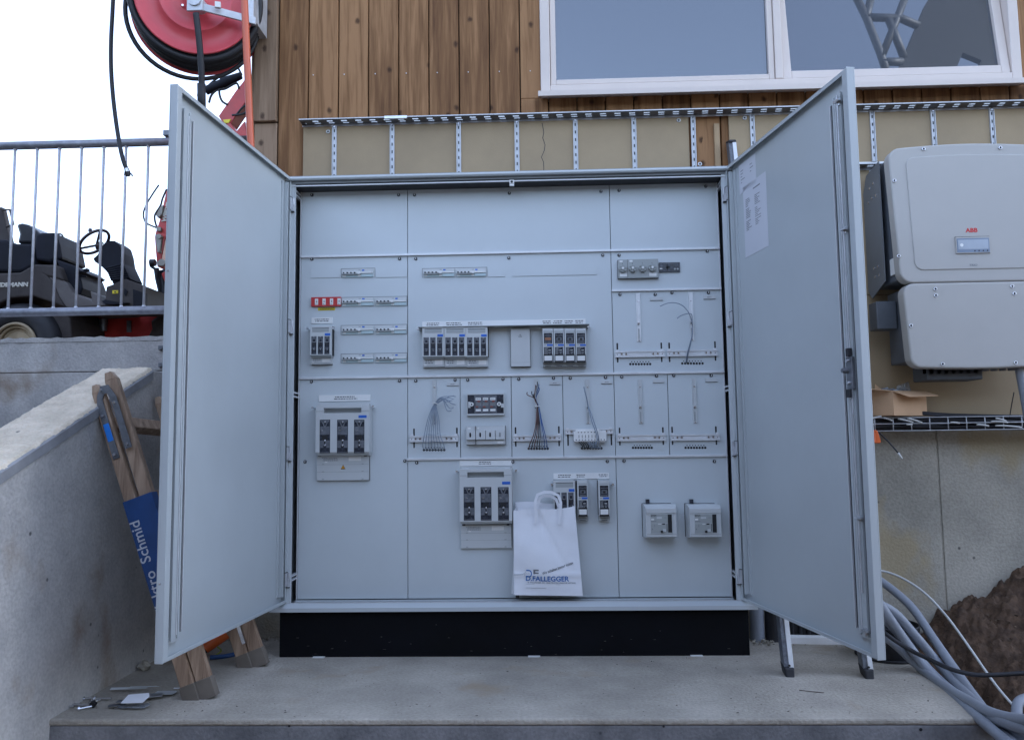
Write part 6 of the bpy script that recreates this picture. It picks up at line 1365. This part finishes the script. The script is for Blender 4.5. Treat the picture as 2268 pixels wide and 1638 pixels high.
def crane():
    Y = 5.8; t = thing('red_machine', (-3.4, 6, 1.45), 'red machine with a folded lifting arm and hoses behind the railing', 'machine')
    m = MB(); poly(m, [(640, 1190), (1230, 1190), (1640, 1190), (1640, 1500), (740, 1500), (690, 1400)], Y, .8); m.build('chassis', REDM, t, bevel=.02)
    m = MB(); poly(m, [(1215, 1300), (1255, 1300), (1255, 1410), (1215, 1410)], Y-.02, .1, STEELP); poly(m, [(920, 1300), (1015, 1290), (1020, 1325), (920, 1330)], Y-.03, .1, RIM); m.m(STEELP).cyl(at(*Z2(990, 1290), Y=Y-.06), at(*Z2(995, 1400), Y=Y-.06), .05, .035, 12); m.build('valve_fitting', None, t)
    m = MB(); poly(m, [(1440, 1300), (1500, 1260), (1660, 1250), (1660, 1500), (1390, 1500), (1450, 1380)], Y-.1, .3); m.build('mud_guard', LOADG, t, bevel=.03)
    m = MB(); poly(m, [(1590, 60), (1690, 0), (1690, 480), (1585, 500), (1560, 640), (1545, 720), (1505, 790), (1490, 640), (1480, 500), (1490, 450), (1530, 330)], Y-.3, .25); m.build('lower_arm', REDM, t, bevel=.015)
    m = MB(); poly(m, [(1545, 850), (1680, 760), (1690, 1000), (1590, 960)], Y-.3, .25); m.build('lower_arm_bracket', REDM, t, bevel=.01)
    m = MB(); poly(m, [(1490, 480), (1520, 470), (1550, 490), (1535, 620), (1520, 650), (1505, 620)], Y-.34, .05); poly(m, [(1495, 290), (1545, 200), (1565, 195), (1550, 290), (1515, 315)], Y-.34, .05); poly(m, [(1500, 400), (1542, 405), (1540, 440), (1500, 438)], Y-.34, .05)
    for q, r_ in (((1525, 492), .025), ((1520, 285), .025), ((1550, 742), .04), ((1518, 632), .015)): c = at(*Z2(*q), Y=Y-.36); m.cyl(c, c+Vector((0, .06, 0)), r_, r_, 14)
    poly(m, [(1500, 740), (1560, 712), (1580, 740), (1570, 775), (1520, 775)], Y-.35, .04); m.build('link_plates', mat('pale link plate', (.32, .30, .26), .6, var=.2), t)
    p = at(*Z2(1592, 340), Y=Y-.31); text('WEIDEMANN', .07, (p.x, p.y, p.z-.02), (.22, 0, .97), (-.97, 0, .22), LET, t, thick=.003, off=.004, align='LEFT')
    m = MB(); m.tube([at(*Z2(*q), Y=Y-.25) for q in ((1600, 40), (1560, 130), (1540, 200), (1490, 280), (1485, 330), (1500, 390), (1520, 420))], .011, 6, 5); m.tube([at(*Z2(*q), Y=Y-.25) for q in ((1525, 0), (1470, 80), (1410, 180), (1378, 260), (1380, 320), (1410, 370), (1500, 410))], .010, 6, 5)
    m.tube([at(*Z2(*q), Y=Y-.25) for q in ((1440, 740), (1450, 780), (1500, 820), (1500, 900), (1525, 1000), (1520, 1080), (1440, 1150), (1380, 1170))], .016, 6, 5); m.tube([at(*Z2(*q), Y=Y-.25) for q in ((1590, 820), (1560, 900), (1570, 1000), (1560, 1080), (1500, 1150))], .022, 6, 5)
    m.tube([at(*Z2(*q), Y=Y-.2) for q in ((1500, 800), (1515, 900), (1535, 990), (1555, 1080), (1540, 1140))], .03, 8, 5); m.cyl(at(*Z2(1445, 750), Y=Y-.25), at(*Z2(1490, 745), Y=Y-.25), .045, .04, 10); m.build('hydraulic_hoses', RUB, t)
    m = MB(); poly(m, [(1500, 820), (1590, 800), (1640, 1000), (1640, 1180), (1400, 1180), (1400, 1150), (1500, 1110), (1540, 1000)], Y-.15, .2); m.build('arm_base', LOADB, t, bevel=.02)
    # upper boom behind the left door
    def A(zx, zy, Y_=Y-.3): return at(zx*.3077, zy*.3077, Y=Y_)
    m = MB(); q = [A(1800, 520), A(1740, 600), A(1700, 650), A(1572, 835), A(1600, 880), A(1662, 888), A(1700, 830), A(1800, 690)]; m.prism(q, (0, .2, 0)); m.build('boom', REDM, t, bevel=.008)
    m = MB(); q = [A(1630, 872), A(1660, 882), A(1700, 945), A(1760, 870), A(1790, 1010), A(1700, 1010), A(1640, 930)]; m.prism(q, (0, .15, 0)); m.build('boom_foot', REDM, t, bevel=.008)
    q = [A(1605, 862, Y-.31), A(1662, 858, Y-.31), A(1645, 885, Y-.31), A(1615, 885, Y-.31)]; m = MB(); m.prism(q, (0, .02, 0)); m.build('yellow_sticker', YEL, t)
    m = MB(); m.cyl(A(1480, 655), A(1600, 600), .05, .05, 12); m.cyl(A(1600, 600), A(1735, 545), .062, .04, 12); m.build('hydraulic_cylinder', LOADB, t)
    m = MB()
    for L_ in (((1480, 640), (1530, 590), (1640, 510), (1690, 460), (1740, 540)), ((1505, 740), (1520, 690), (1560, 650), (1620, 640), (1700, 600), (1720, 640)), ((1580, 620), (1580, 680), (1600, 730), (1640, 755)), ((1700, 830), (1740, 780), (1770, 760)), ((1680, 470), (1720, 500), (1740, 560)), ((1670, 830), (1730, 825), (1770, 810))):
        m.tube([A(*q) for q in L_], .013, 6, 5)
    m.build('boom_hoses', RUB, t)
    m = MB(); q = [A(1425, 640), A(1440, 635), A(1440, 690), A(1415, 690)]; m.prism(q, (0, .1, 0)); m.build('arm_tip', STEELP, t)
crane()

# ================================================================== BEHIND THE PHOTOGRAPHER: seen only as a reflection in the tilted pane
def mirror(u, v, Y):
    n = Vector((0, -math.cos(math.radians(7)), math.sin(math.radians(7)))); o = Vector((0, .298, 2.512))
    d = RM @ Vector(((u-1134)/FPX, 1, -(v-819)/FPX)); t = (o-CP).dot(n)/d.dot(n); h = CP+d*t; r_ = d-2*d.dot(n)*n
    return h+r_*((Y-h.y)/r_.y)
def conveyor():
    Y = -9.0; P = lambda q: mirror(2600*.63+q[0]*.27778, q[1]*.27778, Y)
    t = thing('conveyor', (8, -9, 0), 'dark conveyor boom with a lattice frame mirrored in the right window pane', 'conveyor')
    m = MB(); m.prism([P(q) for q in ((1540, -60), (1480, 40), (1240, 620), (1700, 620), (1780, 420), (1930, 480), (1880, 620), (2120, 620), (2130, -60))], (0, -.12, 0)); m.build('boom', mat('dark boom steel', (.03, .03, .032), .6), t)
    for q in (((930, -20), (1010, 140), (1120, 420), (1180, 600)), ((1050, -20), (1020, 110), (1010, 150)), ((1320, -20), (1260, 140), (1130, 460)), ((1020, 140), (1200, 145), (1290, 150), (1430, 210)), ((1190, 160), (1240, 280), (1310, 460)), ((1130, 495), (1300, 495))):
        m = MB(); m.tube([P(k) for k in q], .075, 6, 1); m.build('lattice_tube', GALVD, t)
    a, b_ = P((1600, 300)), P((1900, 600)); m = MB(); m.tube([(a.x+4, Y-.3, 0), (a.x+1.5, Y-.3, a.z)], .25, 8, 1); m.build('support_leg', GALVD, t)
conveyor()

def scuffs():
    r = random.Random(55); m = MB()
    for k in range(26):
        x, z = r.uniform(.05, 1.85), abs(r.gauss(0, .05))+.006
        if z > .17: continue
        w_, h_ = r.uniform(.002, .012), r.uniform(.0008, .002); m.box(x, -.0024, z, x+w_, -.0019, z+h_)
    m.build('dust_marks', mat('dust marks', (.08, .075, .065), .9), cab)
    m = MB()
    for (u, v) in ((908, 632), (1560, 1462), (1470, 1608), (1760, 1598), (1105, 1600), (640, 1607), (2040, 1615)):
        p = at(u, v, Y=-.739) if v > 1590 else None
        if p is not None: s_ = r.uniform(.003, .006); m.cyl((p.x, -.7375, p.z), (p.x, -.7372, p.z), s_, s_*.8, 7)
    o = m.build('air_holes', SLOT, slab)
scuffs()
